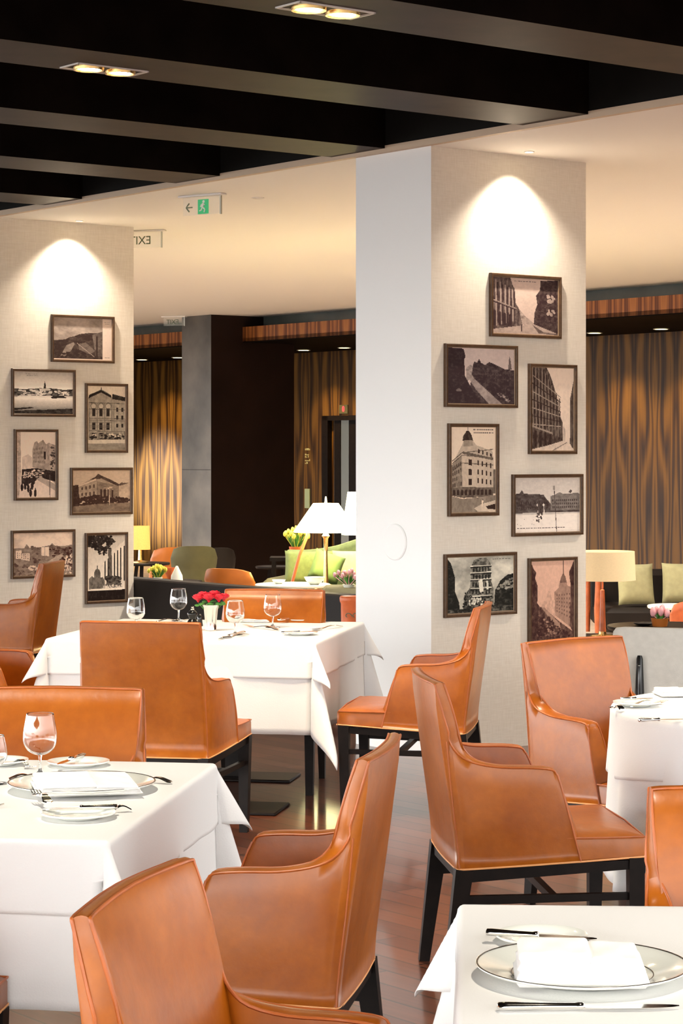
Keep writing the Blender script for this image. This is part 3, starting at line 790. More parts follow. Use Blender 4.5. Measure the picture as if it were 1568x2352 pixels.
# ------------------------------------------------------------------ old town photographs, one colour per mesh cell
class Print:
    def __init__(s, W, H, seed):
        s.W, s.H = W, H; s.r = np.random.RandomState(seed)
        s.x, s.y = np.meshgrid((np.arange(W)+.5)/W, (np.arange(H)+.5)/H)
        s.L = np.ones((H, W))*.8
    def noise(s, sc=8, oct=4, sx=1., sy=1.):
        o = np.zeros((s.H, s.W)); amp = 1.; tot = 0
        for k in range(oct):
            n = int(sc*2**k); nx, ny = max(2, int(n*sx)), max(2, int(n*sy)); g = s.r.rand(ny+2, nx+2)
            fx = s.x*nx; fy = s.y*ny; ix = fx.astype(int); iy = fy.astype(int); tx = fx-ix; ty = fy-iy
            tx = tx*tx*(3-2*tx); ty = ty*ty*(3-2*ty)
            o += amp*((g[iy, ix]*(1-tx)+g[iy, ix+1]*tx)*(1-ty)+(g[iy+1, ix]*(1-tx)+g[iy+1, ix+1]*tx)*ty); tot += amp; amp *= .55
        return o/tot
    def mask(s, pts):
        m = np.zeros((s.H, s.W), bool); n = len(pts)
        for i in range(n):
            (x1, y1), (x2, y2) = pts[i], pts[(i+1) % n]
            if y1 == y2: continue
            c = (s.y < max(y1, y2)) & (s.y >= min(y1, y2)) & (s.x < (x2-x1)*(s.y-y1)/(y2-y1)+x1)
            m ^= c
        return m
    def fill(s, pts, v, tex=.0, sc=14, sx=1, sy=1):
        m = s.mask(pts); n = (s.noise(sc, 3, sx, sy)-.5)*2*tex if tex else 0
        s.L = np.where(m, v+n, s.L)
    def quad_windows(s, q, nx, ny, v=.12, fx=.45, fy=.55, arch=False):
        """q = TL, TR, BR, BL; windows follow the perspective of the facade"""
        TL, TR, BR, BL = [np.array(p) for p in q]
        def P(u, w): return (TL*(1-u)+TR*u)*(1-w)+(BL*(1-u)+BR*u)*w
        for i in range(nx):
            for j in range(ny):
                u0 = (i+.5-fx/2)/nx; u1 = (i+.5+fx/2)/nx; w0 = (j+.5-fy/2)/ny; w1 = (j+.5+fy/2)/ny
                pts = [P(u0, w0), P(u1, w0), P(u1, w1), P(u0, w1)]
                if arch: pts = [P(u0, w0+.04), P((u0+u1)/2, w0-.03), P(u1, w0+.04), P(u1, w1), P(u0, w1)]
                s.fill([tuple(p) for p in pts], v)
    def line(s, p, q, w, v):
        d = np.array(q)-np.array(p); L = np.hypot(*d); n = np.array([-d[1], d[0]])/L*w/2
        s.fill([tuple(np.array(p)+n), tuple(np.array(q)+n), tuple(np.array(q)-n), tuple(np.array(p)-n)], v)
    def disc(s, c, rx, ry, v, top=False):
        m = ((s.x-c[0])/rx)**2+((s.y-c[1])/ry)**2 < 1
        if top: m &= s.y <= c[1]
        s.L = np.where(m, v, s.L)
    def caption(s, x0, x1, y, rows=2, v=.3):
        for r in range(rows):
            x = x0+.01*r
            while x < x1:
                w = s.r.uniform(.012, .04); s.line((x, y+r*.035), (min(x+w, x1), y+r*.035), .011, v); x += w+.012
    def scatter(s, pts, n, rx, ry, v, jit=.1):
        m = s.mask(pts); ys, xs = np.where(m)
        if len(xs) == 0: return
        for k in s.r.randint(0, len(xs), n):
            s.disc((s.x[0, xs[k]], s.y[ys[k], 0]), rx*s.r.uniform(.5, 1.3), ry*s.r.uniform(.5, 1.3), v+s.r.uniform(-jit, jit))
def draw(k, W, H):
    p = Print(W, H, 40+k); n = p.noise
    if k == 0:   # avenue between two tall facades
        p.L = .84-.10*p.y+.04*n(5)
        p.fill([(.36, .5), (.5, .68), (.63, .8), (.4, .84), (.3, .8)], .55, .25, 20)
        p.fill([(0, 0), (.27, 0), (.30, .12), (.335, .2), (.35, .45), (.40, .55), (.43, .72), (.46, .86), (0, .93)], .24, .22, 26, 1.4, .5)
        for i, x in enumerate((.05, .12, .19, .25, .30)): p.line((x, .05+.04*i), (x+.01, .86-.02*i), .022, .55); p.line((x+.03, .1+.04*i), (x+.035, .82), .02, .14)
        p.line((0, .40), (.36, .55), .02, .5); p.line((0, .43), (.36, .57), .02, .1)
        p.quad_windows(((.0, .56), (.3, .66), (.3, .86), (0, .88)), 4, 1, .10, .5, .9, True)
        p.fill([(.73, .03), (1, 0), (1, 1), (.62, .86), (.64, .6), (.68, .45), (.66, .3), (.72, .2)], .17, .14, 26)
        p.quad_windows(((.72, .12), (1, .02), (1, .8), (.66, .72)), 4, 5, .07, .45, .5)
        p.scatter([(.84, .28), (.95, .28), (.95, .42), (.84, .42)], 14, .02, .03, .6); p.scatter([(.84, .55), (.95, .55), (.95, .66), (.84, .66)], 8, .02, .03, .6)
        p.fill([(0, .93), (.46, .84), (.60, .80), (1, .97), (1, 1), (0, 1)], .62, .10, 20)
        p.fill([(.60, .82), (.78, .95), (1, .97), (1, 1), (.7, .97)], .3, .1)
        p.line((.44, .83), (.44, .95), .02, .1); p.caption(.33, .66, .05)
        t = ((.055, .03, .032), (.80, .66, .60))
    elif k == 1:  # high view over a falling street
        p.L = .80-.05*p.y+.04*n(4)
        p.fill([(.28, .36), (.34, .30), (.40, .34), (.36, .55), (.28, .6)], .5, .2, 30)
        p.fill([(.38, .30), (.40, .24), (.44, .26), (.47, .19), (.50, .26), (.56, .30), (.62, .24), (.70, .28), (.85, .36), (1, .38), (1, 1), (.3, 1), (.36, .5)], .17, .10, 30)
        p.fill([(.91, .36), (.915, .22), (.93, .12), (.945, .22), (.96, .36)], .3, .1)
        p.quad_windows(((.45, .40), (.98, .44), (.98, .68), (.45, .62)), 14, 4, .09, .4, .5)
        p.fill([(0, 0), (.24, .02), (.27, .16), (.25, .2), (.26, .5), (.33, .66), (.5, 1), (0, 1)], .13, .06, 26)
        p.quad_windows(((.02, .1), (.22, .1), (.24, .5), (.02, .5)), 4, 3, .07, .4, .5)
        p.fill([(.27, .38), (.31, .38), (.40, .55), (.82, 1), (.62, 1), (.42, .74), (.30, .52)], .50, .12, 26)
        p.scatter([(.4, .5), (1, .62), (1, 1), (.86, 1), (.5, .62)], 160, .03, .03, .12, .07)
        p.scatter([(.72, .8), (.8, .8), (.95, .94), (.9, .96)], 20, .012, .014, .5)
        p.scatter([(0, .6), (.3, .7), (.5, 1), (0, 1)], 80, .03, .03, .11, .05); p.disc((.17, .76), .04, .025, .35)
        t = ((.045, .026, .030), (.78, .68, .66))
    elif k == 2:  # narrow street in steep perspective
        p.L = .90-.12*p.y+.05*n(3)
        p.fill([(.0, 0), (.36, 0), (.42, .06), (.48, .14), (.60, .34), (.66, .55), (.74, .66), (.74, .88), (0, 1)], .22, .20, 22, 1.6, .8)
        for i in range(9):
            x = .03+.075*i; y0 = .0+.07*max(0, i-3)
            p.line((x, y0), (x+.02, .72+.015*i), .018, .48-.02*i); p.line((x+.035, y0+.02), (x+.05, .72), .02, .06)
        for j in range(7): p.line((0, .08+.1*j), (.7, .36+.058*j), .012, .08 if j % 2 else .5)
        p.line((0, .70), (.5, .79), .02, .5); p.quad_windows(((.05, .74), (.5, .8), (.5, .93), (.05, .97)), 4, 1, .06, .55, .9)
        p.fill([(.75, .70), (.80, .74), (.80, .90), (.74, .88)], .65, .15)
        p.fill([(.92, .36), (1, .15), (1, .98), (.91, .93)], .22, .1)
        p.fill([(0, 1), (0, .985), (.5, .925), (.74, .88), (.92, .92), (1, 1)], .78, .1); p.line((.5, 1), (.84, .9), .012, .4)
        t = ((.045, .024, .02), (.86, .74, .64))
    elif k == 3:  # corner palace with a cupola
        p.L = .93-.06*p.y+.03*n(4)
        p.fill([(.02, .45), (.26, .20), (.30, .14), (.48, .15), (.56, .21), (.93, .28), (.96, .42), (.95, .80), (.02, .80)], .66, .06, 20)
        p.fill([(.26, .16), (.28, .10), (.35, .045), (.40, .04), (.46, .09), (.50, .16)], .16, .08); p.line((.38, .0), (.38, .05), .015, .2)
        p.fill([(.30, .15), (.48, .155), (.50, .22), (.28, .23)], .5, .08)
        p.fill([(.02, .45), (.24, .33), (.27, .80), (.02, .80)], .42, .10, 20)
        for y0, y1 in ((.33, .36), (.42, .445), (.30, .26)): p.line((.03, y0+.10), (.25, y0), .012, .25); p.line((.25, y0), (.95, y1), .010, .3)
        p.line((.27, .30), (.95, .375), .03, .28)
        p.quad_windows(((.58, .24), (.94, .31), (.94, .36), (.58, .31)), 4, 1, .10, .4, .7)
        p.quad_windows(((.56, .36), (.94, .41), (.94, .70), (.56, .68)), 4, 3, .08, .35, .55)
        p.quad_windows(((.36, .35), (.50, .36), (.50, .70), (.36, .70)), 1, 3, .10, .5, .62)
        p.quad_windows(((.03, .46), (.24, .38), (.25, .70), (.03, .72)), 5, 4, .14, .4, .6)
        p.fill([(.02, .71), (.27, .70), (.95, .71), (.95, .81), (.27, .83), (.02, .80)], .28, .12, 22)
        p.quad_windows(((.03, .73), (.92, .73), (.92, .80), (.03, .80)), 10, 1, .07, .6, .9, True)
        p.fill([(.95, .5), (1, .5), (1, .78), (.95, .78)], .35, .1)
        p.fill([(0, .80), (.27, .84), (1, .80), (1, 1), (0, 1)], .40, .10, 10)
        p.fill([(.52, .95), (.70, .90), (1, .86), (1, 1), (.6, .99)], .72, .06); p.fill([(.78, .93), (1, .90), (1, .97), (.82, .96)], .12)
        p.line((.71, .86), (.70, .93), .035, .85); p.disc((.71, .85), .015, .01, .3); p.caption(.5, .95, .03)
        t = ((.045, .024, .018), (.90, .78, .64))
    elif k == 4:  # square with two palaces and a monument
        p.L = .80+.06*n(4)-.08*(1-p.y)
        p.fill([(0, .30), (.08, .28), (.11, .22), (.14, .29), (.44, .31), (.46, .36), (.55, .48), (.55, .64), (0, .64)], .20, .10, 26)
        p.quad_windows(((.02, .42), (.5, .42), (.5, .6), (.02, .6)), 14, 2, .10, .4, .5)
        p.fill([(.545, .34), (.62, .31), (.68, .27), (.74, .30), (.97, .29), (1, .31), (1, .63), (.545, .63)], .36, .10, 26)
        p.quad_windows(((.57, .38), (.99, .38), (.99, .58), (.57, .58)), 14, 3, .14, .4, .55)
        p.fill([(0, .60), (1, .60), (1, .64), (0, .66)], .22, .1); p.line((0, .66), (1, .65), .03, .7)
        p.fill([(0, .68), (1, .665), (1, .96), (0, .98)], .93, .03)
        p.line((.60, .15), (.64, 1), .010, .15); p.line((.58, .19), (.61, .19), .07, .45)
        for x in (.35, .44): p.line((x, .50), (x+.01, .68), .012, .85); p.disc((x, .5), .018, .02, .9)
        p.scatter([(.32, .64), (.42, .62), (.40, .80), (.34, .82)], 26, .012, .018, .15); p.line((.36, .45), (.37, .66), .03, .2)
        p.scatter([(.03, .74), (.3, .74), (.3, .9), (.03, .9)], 6, .006, .008, .3); p.caption(.04, .78, .915, 1, .2)
        p.line((.84, .245), (.87, .27), .05, .2)
        t = ((.055, .034, .032), (.88, .84, .80))
    elif k == 5:  # domed corner house under a cloudy sky
        p.L = .55+.75*(n(4)-.32); p.L = np.clip(p.L, .45, .95)
        p.fill([(0, 0), (.06, .1), (.12, .35), (.12, .6), (.18, .8), (.2, 1), (0, 1)], .10, .12, 26)
        p.fill([(.37, .15), (.40, .07), (.47, .03), (.58, .02), (.62, .07), (.66, .16), (.66, .45), (.70, .6), (.70, .95), (.24, .95), (.26, .68), (.34, .56), (.36, .3)], .30, .26, 28)
        for y in (.16, .28, .40, .56, .70): p.line((.35, y+.01), (.67, y), .016, .82); p.line((.35, y+.035), (.67, y+.025), .020, .06)
        p.quad_windows(((.38, .17), (.64, .17), (.66, .7), (.36, .7)), 6, 4, .04, .45, .55)
        p.line((.50, .42), (.52, .64), .06, .85); p.line((.60, .44), (.61, .6), .03, .8)
        p.quad_windows(((.26, .62), (.36, .6), (.36, .8), (.26, .8)), 3, 3, .05, .5, .5)
        p.scatter([(.24, .72), (.7, .72), (.7, .95), (.24, .95)], 60, .02, .02, .08, .08); p.scatter([(.3, .74), (.6, .74), (.6, .86), (.3, .86)], 22, .014, .02, .8)
        p.fill([(.72, .62), (.80, .45), (.9, .35), (1, .33), (1, 1), (.70, 1)], .12, .10, 26); p.scatter([(.74, .62), (.82, .5), (1, .4), (1, .6)], 40, .02, .02, .45)
        p.fill([(0, .93), (1, .90), (1, 1), (0, 1)], .2, .2, 30); p.caption(.68, .96, .05)
        t = ((.012, .012, .010), (.86, .86, .76))
    elif k == 6:  # boulevard with a spired corner house, reddish
        p.L = .80-.12*p.y+.04*n(4)
        p.fill([(.20, .50), (.34, .48), (.40, .36), (.44, .36), (.48, .45), (.56, .48), (.56, .7), (.2, .62)], .70, .14, 26)
        p.fill([(.54, .38), (.64, .33), (.66, .27), (.70, .20), (.745, .15), (.80, .20), (.83, .27), (.84, .31), (.95, .33), (1, .34), (1, .85), (.56, .66)], .50, .08, 20)
        p.fill([(.66, .27), (.70, .20), (.745, .15), (.80, .20), (.83, .27)], .33, .05); p.line((.75, 0), (.75, .17), .016, .3)
        p.quad_windows(((.57, .40), (.98, .38), (.98, .74), (.57, .62)), 7, 6, .28, .35, .45)
        p.fill([(0, 0), (.06, .08), (.13, .14), (.10, .2), (.16, .3), (.15, .5), (.22, .55), (.18, .8), (.2, 1), (0, 1)], .16, .12, 24)
        p.fill([(.88, .15), (1, 0), (1, .36), (.93, .34)], .2, .1); p.fill([(.92, .3), (1, .3), (1, .9), (.9, .8)], .25, .12)
        p.fill([(.18, .54), (.30, .56), (.62, .72), (1, .88), (1, 1), (.1, 1), (.16, .8)], .24, .16, 26)
        p.fill([(.24, .55), (.32, .56), (.66, .76), (.7, .84), (.5, .75)], .5, .1)
        p.scatter([(.15, .66), (.4, .68), (.9, .9), (.8, 1), (.1, 1)], 130, .03, .018, .12, .08); p.scatter([(.3, .7), (.6, .8), (.6, .9), (.3, .9)], 26, .02, .01, .45)
        t = ((.045, .014, .014), (.86, .56, .44))
    elif k == 7:  # river fortress under clouds, blank margin at the right
        p.L = .52+.5*(n(4)-.42)+.1*(n(10)-.5)
        p.fill([(0, .45), (.25, .47), (.35, .44), (.45, .38), (.60, .35), (.78, .34), (.9, .28), (1, .30), (1, 1), (0, 1)], .16, .12, 14)
        p.fill([(0, .44), (.28, .46), (.2, .52), (0, .55)], .52, .05)
        p.fill([(.22, .66), (.34, .58), (.36, .62), (.30, .78), (.16, .96), (.10, .96)], .44, .08); p.fill([(.42, .62), (.55, .58), (.72, .78), (.62, .86), (.44, .76)], .34, .06)
        p.line((.40, .60), (.70, .92), .012, .6); p.fill([(.66, .40), (.84, .30), (.84, .9), (.72, .9)], .28, .14); p.line((.74, .42), (.74, .96), .03, .08)
        p.scatter([(.1, .8), (.6, .9), (.6, 1), (0, 1)], 40, .03, .03, .12)
        p.fill([(.84, 0), (1, 0), (1, 1), (.84, 1)], .95); p.line((0, .985), (1, .985), .02, .9); p.caption(.865, .97, .05, 3, .55); p.caption(.88, .97, .93, 1, .4)
        t = ((.05, .030, .026), (.76, .66, .60))
    elif k == 8:  # low town along a river
        p.L = np.clip(.62+1.1*p.y, 0, .97)*1.0
        p.fill([(0, .40), (.12, .42), (.3, .41), (.48, .38), (.66, .39), (.85, .42), (1, .40), (1, .60), (0, .60)], .20, .20, 24)
        p.scatter([(.05, .42), (.98, .44), (.98, .56), (.05, .56)], 60, .03, .016, .75, .1)
        p.fill([(.42, .40), (.55, .37), (.62, .41), (.60, .45), (.44, .45)], .7, .1)
        p.fill([(.502, .40), (.505, .30), (.52, .22), (.535, .30), (.54, .40)], .15)
        p.fill([(0, .60), (1, .58), (1, 1), (0, 1)], .8); m = p.y > .6; p.L = np.where(m, np.clip(.98-1.9*(p.y-.6), .12, 1)+.08*(n(10, 3, .3, 2)-.5), p.L)
        p.line((0, .585), (1, .575), .02, .85); p.fill([(.62, .60), (.66, .57), (.84, .57), (.9, .61), (.64, .63)], .14)
        p.fill([(0, .87), (.30, .84), (.34, .86), (0, .92)], .12); p.fill([(0, .93), (.5, .90), (1, .86), (1, 1), (0, 1)], .16, .06, 12)
        p.caption(.2, .4, .06, 2, .4)
        t = ((.016, .010, .009), (.92, .88, .82))
    elif k == 9:  # facade with tall arched windows
        p.L = .88-.05*p.y+.02*n(4)
        p.fill([(.02, .20), (.06, .13), (.20, .10), (.36, .05), (.50, .09), (.60, .13), (.66, .17), (.99, .20), (1, .84), (.02, .84)], .52, .12, 22)
        p.fill([(.02, .20), (.05, .14), (.36, .06), (.62, .14), (.62, .18), (.36, .10), (.07, .18)], .12); p.line((.36, .02), (.36, .08), .02, .15)
        p.fill([(.66, .12), (1, .17), (1, .23), (.66, .20)], .16, .05)
        for cx in (.16, .36, .55):
            p.disc((cx, .31), .085, .055, .35); p.disc((cx, .315), .06, .038, .62)
        p.quad_windows(((.07, .34), (.64, .34), (.64, .48), (.07, .48)), 3, 1, .08, .45, .86); p.quad_windows(((.07, .56), (.64, .56), (.64, .69), (.07, .69)), 3, 1, .08, .45, .86)
        p.quad_windows(((.72, .30), (.99, .30), (.99, .68), (.72, .68)), 2, 3, .12, .4, .5)
        for y in (.26, .36, .50, .53, .70): p.line((.03, y), (.99, y+.01), .008, .22)
        for y in np.arange(.56, .70, .02): p.line((.03, y), (.64, y), .004, .3)
        for x in (.04, .26, .45, .65, .70): p.line((x, .26), (x, .72), .022, .34)
        p.fill([(.03, .73), (1, .72), (1, .84), (.03, .84)], .4, .3, 26); p.scatter([(.06, .74), (.95, .74), (.95, .83), (.06, .83)], 40, .04, .014, .08, .05); p.scatter([(.1, .74), (.9, .74), (.9, .8), (.1, .8)], 14, .03, .01, .8)
        p.fill([(0, .84), (1, .83), (1, 1), (0, 1)], .72); p.fill([(0, .90), (1, .89), (1, 1), (0, 1)], .42, .12, 10, .3, 3)
        t = ((.020, .012, .010), (.84, .76, .64))
    elif k == 10:  # crowd walking down a street, pinkish
        p.L = .94-.04*p.y
        p.fill([(0, 0), (.10, 0), (.11, .3), (.12, .56), (.10, .8), (.06, 1), (0, 1)], .62, .20, 20, 1, 2)
        p.fill([(.15, .38), (.3, .34), (.42, .4), (.42, .58), (.14, .58)], .74, .1, 20)
        p.fill([(.41, .26), (.46, .16), (.52, .14), (.56, .17), (.68, .12), (.76, .19), (.84, .16), (.86, .6), (.41, .54)], .50, .14, 22)
        p.quad_windows(((.43, .24), (.72, .20), (.74, .5), (.43, .48)), 8, 4, .3, .4, .5); p.line((.72, .3), (.73, .42), .05, .12)
        p.fill([(.84, .17), (1, .20), (1, .8), (.84, .7)], .56, .20, 20)
        p.fill([(.14, .57), (.5, .55), (1, .60), (1, .76), (.60, .70), (.35, .82), (.12, .78)], .12, .1, 20)
        p.fill([(.10, .85), (.5, .74), (.62, .68), (1, .82), (1, 1), (.05, 1)], .80, .06); p.fill([(.5, .72), (.62, .68), (1, .80), (1, .90)], .55, .05)
        p.scatter([(.13, .58), (.7, .56), (.7, .68), (.2, .7)], 50, .03, .012, .6, .3)
        for cx, cy in ((.14, .84), (.22, .82), (.30, .86), (.40, .82), (.36, .93), (.48, .93), (.27, .76), (.44, .74)):
            p.disc((cx, cy), .035, .06, .07); p.disc((cx, cy-.068), .016, .013, .15)
        p.line((.85, .65), (.86, 1), .02, .25); p.scatter([(.87, .2), (1, .25), (1, .6), (.87, .6)], 30, .03, .012, .2)
        t = ((.030, .015, .013), (.95, .80, .70))
    elif k == 11:  # villa behind dark bushes
        p.L = .66+.05*n(4)
        p.fill([(0, .36), (.10, .34), (.12, .8), (0, .9)], .14, .1, 20)
        p.fill([(.11, .36), (.34, .20), (.40, .16), (.44, .09), (.50, .14), (.66, .24), (.82, .36), (.80, .72), (.11, .72)], .50, .10, 20)
        p.fill([(.30, .22), (.40, .15), (.44, .08), (.50, .13), (.68, .24), (.84, .36), (.78, .38), (.5, .2), (.36, .22)], .18, .06)
        p.fill([(.11, .36), (.40, .20), (.40, .24), (.11, .39)], .72)
        p.fill([(.42, .26), (.8, .38), (.80, .72), (.42, .70)], .36, .10, 22); p.quad_windows(((.13, .38), (.40, .28), (.40, .64), (.13, .64)), 4, 2, .12, .35, .5)
        p.quad_windows(((.46, .44), (.72, .46), (.72, .66), (.46, .66)), 4, 1, .07, .5, .9)
        p.fill([(.80, .40), (.90, .30), (1, .34), (1, .72), (.80, .72)], .60, .14); p.fill([(.78, .38), (.84, .30), (.98, .31), (.86, .36)], .2)
        p.scatter([(0, .68), (.4, .60), (.8, .66), (1, .68), (1, .80), (0, .86)], 200, .03, .03, .10, .06)
        p.fill([(0, .86), (.5, .80), (1, .78), (1, 1), (0, 1)], .34, .10, 12); p.line((.63, .42), (.64, .84), .012, .7); p.scatter([(.55, .40), (.7, .40), (.7, .47), (.55, .47)], 8, .02, .015, .6)
        t = ((.045, .018, .012), (.84, .66, .50))
    elif k == 12:  # city roofs in reddish light
        p.L = .78+.5*(n(4)-.5)+.08*(1-p.y)
        p.fill([(0, .36), (.18, .35), (.22, .26), (.27, .35), (.46, .34), (.62, .30), (.65, .25), (.70, .32), (.85, .33), (1, .30), (1, 1), (0, 1)], .40, .16, 20)
        p.fill([(.04, .42), (.14, .40), (.14, .60), (.04, .60)], .88, .06); p.fill([(.13, .48), (.27, .48), (.27, .66), (.13, .62)], .82, .12); p.quad_windows(((.05, .44), (.26, .5), (.26, .62), (.05, .58)), 6, 3, .3, .4, .5)
        p.fill([(.47, .34), (.60, .34), (.60, .56), (.47, .54)], .86, .05); p.line((.53, .34), (.53, .55), .008, .5)
        p.disc((.64, .36), .04, .07, .24, True); p.scatter([(.3, .34), (.46, .34), (.46, .7), (.3, .7)], 30, .025, .04, .30, .12)
        p.scatter([(.6, .34), (1, .36), (1, .9), (.7, .8)], 100, .03, .03, .22, .12); p.fill([(.46, .80), (.72, .56), (.80, .52), (.84, .56), (.62, .86), (.56, .96), (.4, .96)], .60, .1, 20)
        p.scatter([(0, .7), (.4, .72), (.4, 1), (0, 1)], 60, .03, .03, .32, .14); p.scatter([(.86, .6), (1, .5), (1, 1), (.86, 1)], 40, .012, .03, .8, .1); p.scatter([(.25, .8), (.35, .76), (.4, .85), (.28, .9)], 18, .02, .02, .75)
        t = ((.06, .015, .010), (.92, .74, .60))
    else:  # colonnade, foliage and a far dome
        p.L = .60+.42*p.y+.04*n(4)
        p.fill([(.42, .40), (.60, .30), (1, .12), (1, .82), (.42, .82)], .84, .06, 16)
        for i in range(7):
            x = .46+.085*i; p.line((x, .30-.03*i+.05), (x, .68+.005*i), .032, .13)
        p.fill([(.42, .34), (.60, .27), (1, .08), (1, .14), (.60, .33), (.42, .42)], .78, .05); p.fill([(.54, .22), (.64, .20), (.64, .84), (.58, .84)], .25, .1)
        p.scatter([(0, 0), (.62, 0), (.70, .10), (.5, .22), (.2, .22), (0, .15)], 190, .045, .018, .12, .07); p.scatter([(.2, .2), (.6, .2), (.5, .3), (.3, .28)], 20, .03, .02, .12)
        p.disc((.26, .60), .085, .09, .25, True); p.fill([(.175, .60), (.345, .60), (.345, .80), (.175, .80)], .28, .12, 20); p.line((.26, .46), (.26, .54), .014, .2); p.disc((.26, .53), .03, .02, .3)
        p.fill([(.04, .66), (.12, .62), (.2, .66), (.4, .64), (.46, .70), (.46, .82), (.04, .82)], .32, .14, 22)
        p.scatter([(.5, .64), (.85, .64), (.85, .80), (.5, .78)], 90, .05, .022, .20, .10); p.scatter([(.4, .78), (.95, .76), (.95, .83), (.4, .83)], 30, .02, .02, .7, .1)
        p.fill([(0, .82), (1, .81), (1, .84), (0, .84)], .90); p.fill([(0, .845), (1, .84), (1, 1), (0, 1)], .09, .03, 10)
        t = ((.016, .008, .006), (.90, .82, .72))
    L = np.clip(p.L+.03*(p.r.rand(H, W)-.5), 0, 1)[..., None]
    d, l = np.array(t[0]), np.array(t[1])
    L = np.clip((L-.12)*1.25, 0, 1); L = L+.16*(p.noise(30, 3)-.5)[..., None]; L = np.clip(L, 0, 1); return np.clip(d*(1-L)**1.5+l*np.array((1.12, 1.06, 1.0))*L**1.25, 0, 1)
def print_mat():
    m, nt, b = new_mat('printed_photograph')
    at = N(nt, 'ShaderNodeAttribute'); at.attribute_name = 'ink'; nt.links.new(at.outputs['Color'], b.inputs['Base Color'])
    b.inputs['Roughness'].default_value = .5; b.inputs['Specular IOR Level'].default_value = .2; return m
M['print'] = print_mat()
def picture(label, k, a0, box_):
    x0, y0, x1, y1 = box_
    b0, b1 = b_at(x0, a0), b_at(x1, a0)
    def zat(b, y): v = P0+Av*a0+Bv*b; return Z(y, v.y)
    zt, zb_ = zat((b0+b1)/2, y0), zat((b0+b1)/2, y1)
    w, h = b1-b0, zt-zb_; a = a0-.0006
    c = P0+Av*a+Bv*((b0+b1)/2)
    t = thing('picture_frame', label, 'picture', (c.x, c.y, (zt+zb_)/2), ANG, 'old town photographs on the pillars')
    D = .022; fw = .0155
    def bars(mb, W_, H_, wd, y0_, y1_):
        # mitred frame with a rounded outer profile
        for ax in range(4):
            R_ = Matrix.Rotation(ax*PI/2, 3, 'Y')
            a_, b_ = (W_/2, H_/2) if ax % 2 == 0 else (H_/2, W_/2)
            prof = [(0, y1_), (0, y0_+.003), (.003, y0_), (wd-.003, y0_), (wd, y0_+.003), (wd, y1_)]
            L_ = [Vector((-a_+q, yy, -b_+q)) for q, yy in prof]; Rr = [Vector((a_-q, yy, -b_+q)) for q, yy in prof]
            mb.rings([[R_ @ v for v in L_], [R_ @ v for v in Rr]])
    m = MB(); bars(m, w, h, fw, -D, -.0005); fb = m.build('frame_bar', M['frame'], t, 30)
    m = MB(); bars(m, w-2*fw+.001, h-2*fw+.001, .0045, -D*.62, -.001); m.build('inner_lip', M['frame_in'], fb, 30)
    pw, ph = w-2*fw-.006, h-2*fw-.006
    NX = 132 if pw > ph else 96; NY = int(NX*ph/pw)
    col = draw(k, NX, NY)
    xs = np.linspace(-pw/2, pw/2, NX+1); zs = np.linspace(ph/2, -ph/2, NY+1)
    vs = [(float(x), -.008, float(z)) for z in zs for x in xs]
    fs = [(j*(NX+1)+i, (j+1)*(NX+1)+i, (j+1)*(NX+1)+i+1, j*(NX+1)+i+1) for j in range(NY) for i in range(NX)]
    me = bpy.data.meshes.new('photo_print'); me.from_pydata(vs, [], fs); me.update(); me.materials.append(M['print'])
    ca = me.color_attributes.new('ink', 'FLOAT_COLOR', 'CORNER')
    arr = np.ones((NX*NY, 4, 4), np.float32); arr[:, :, :3] = col.reshape(-1, 1, 3); ca.data.foreach_set('color', arr.ravel())
    o = bpy.data.objects.new('photo_print', me); COL.objects.link(o); o.parent = t
    return t
PR = [('framed sepia picture of an avenue between tall facades, topmost on the right pillar', 0, 0, (1122, 632, 1284, 776)),
 ('framed dark picture of a falling street with a clock tower, on the right pillar', 1, 0, (1018, 792, 1184, 936)),
 ('framed upright picture of a steep narrow street in perspective, on the right pillar', 2, 0, (1211, 837, 1320, 1043)),
 ('framed upright picture of a pale corner building with dark cupola, on the right pillar', 3, 0, (1026, 973, 1141, 1185)),
 ('framed picture of a bright white square with two long palaces, on the right pillar', 4, 0, (1173, 1089, 1334, 1230)),
 ('framed black and white picture of a rounded ornate corner house, on the right pillar', 5, 0, (1017, 1270, 1182, 1414)),
 ('framed reddish upright picture of a boulevard with a spired dome, right pillar', 6, 0, (1210, 1280, 1321, 1486)),
 ('framed picture of a hillside under clouds with a blank strip, topmost on the left pillar', 7, 4.54, (116, 725, 260, 833)),
 ('framed wide picture of a town with one spire across water, on the left pillar', 8, 4.54, (25, 848, 171, 957)),
 ('framed upright picture of a gabled facade with tall windows, on the left pillar', 9, 4.54, (194, 881, 291, 1040)),
 ('framed pinkish upright picture of walkers in a sloping street, on the left pillar', 10, 4.54, (31, 986, 131, 1149)),
 ('framed brown picture of a hip-roofed villa behind bushes, on the left pillar', 11, 4.54, (160, 1074, 302, 1182)),
 ('framed reddish picture of city roofs, behind the chair at the far left', 12, 4.54, (24, 1217, 170, 1327)),
 ('framed upright picture of a white colonnade under leaves, lowest on the left pillar', 13, 4.54, (194, 1223, 291, 1385))]
for p_ in PR: picture(*p_)

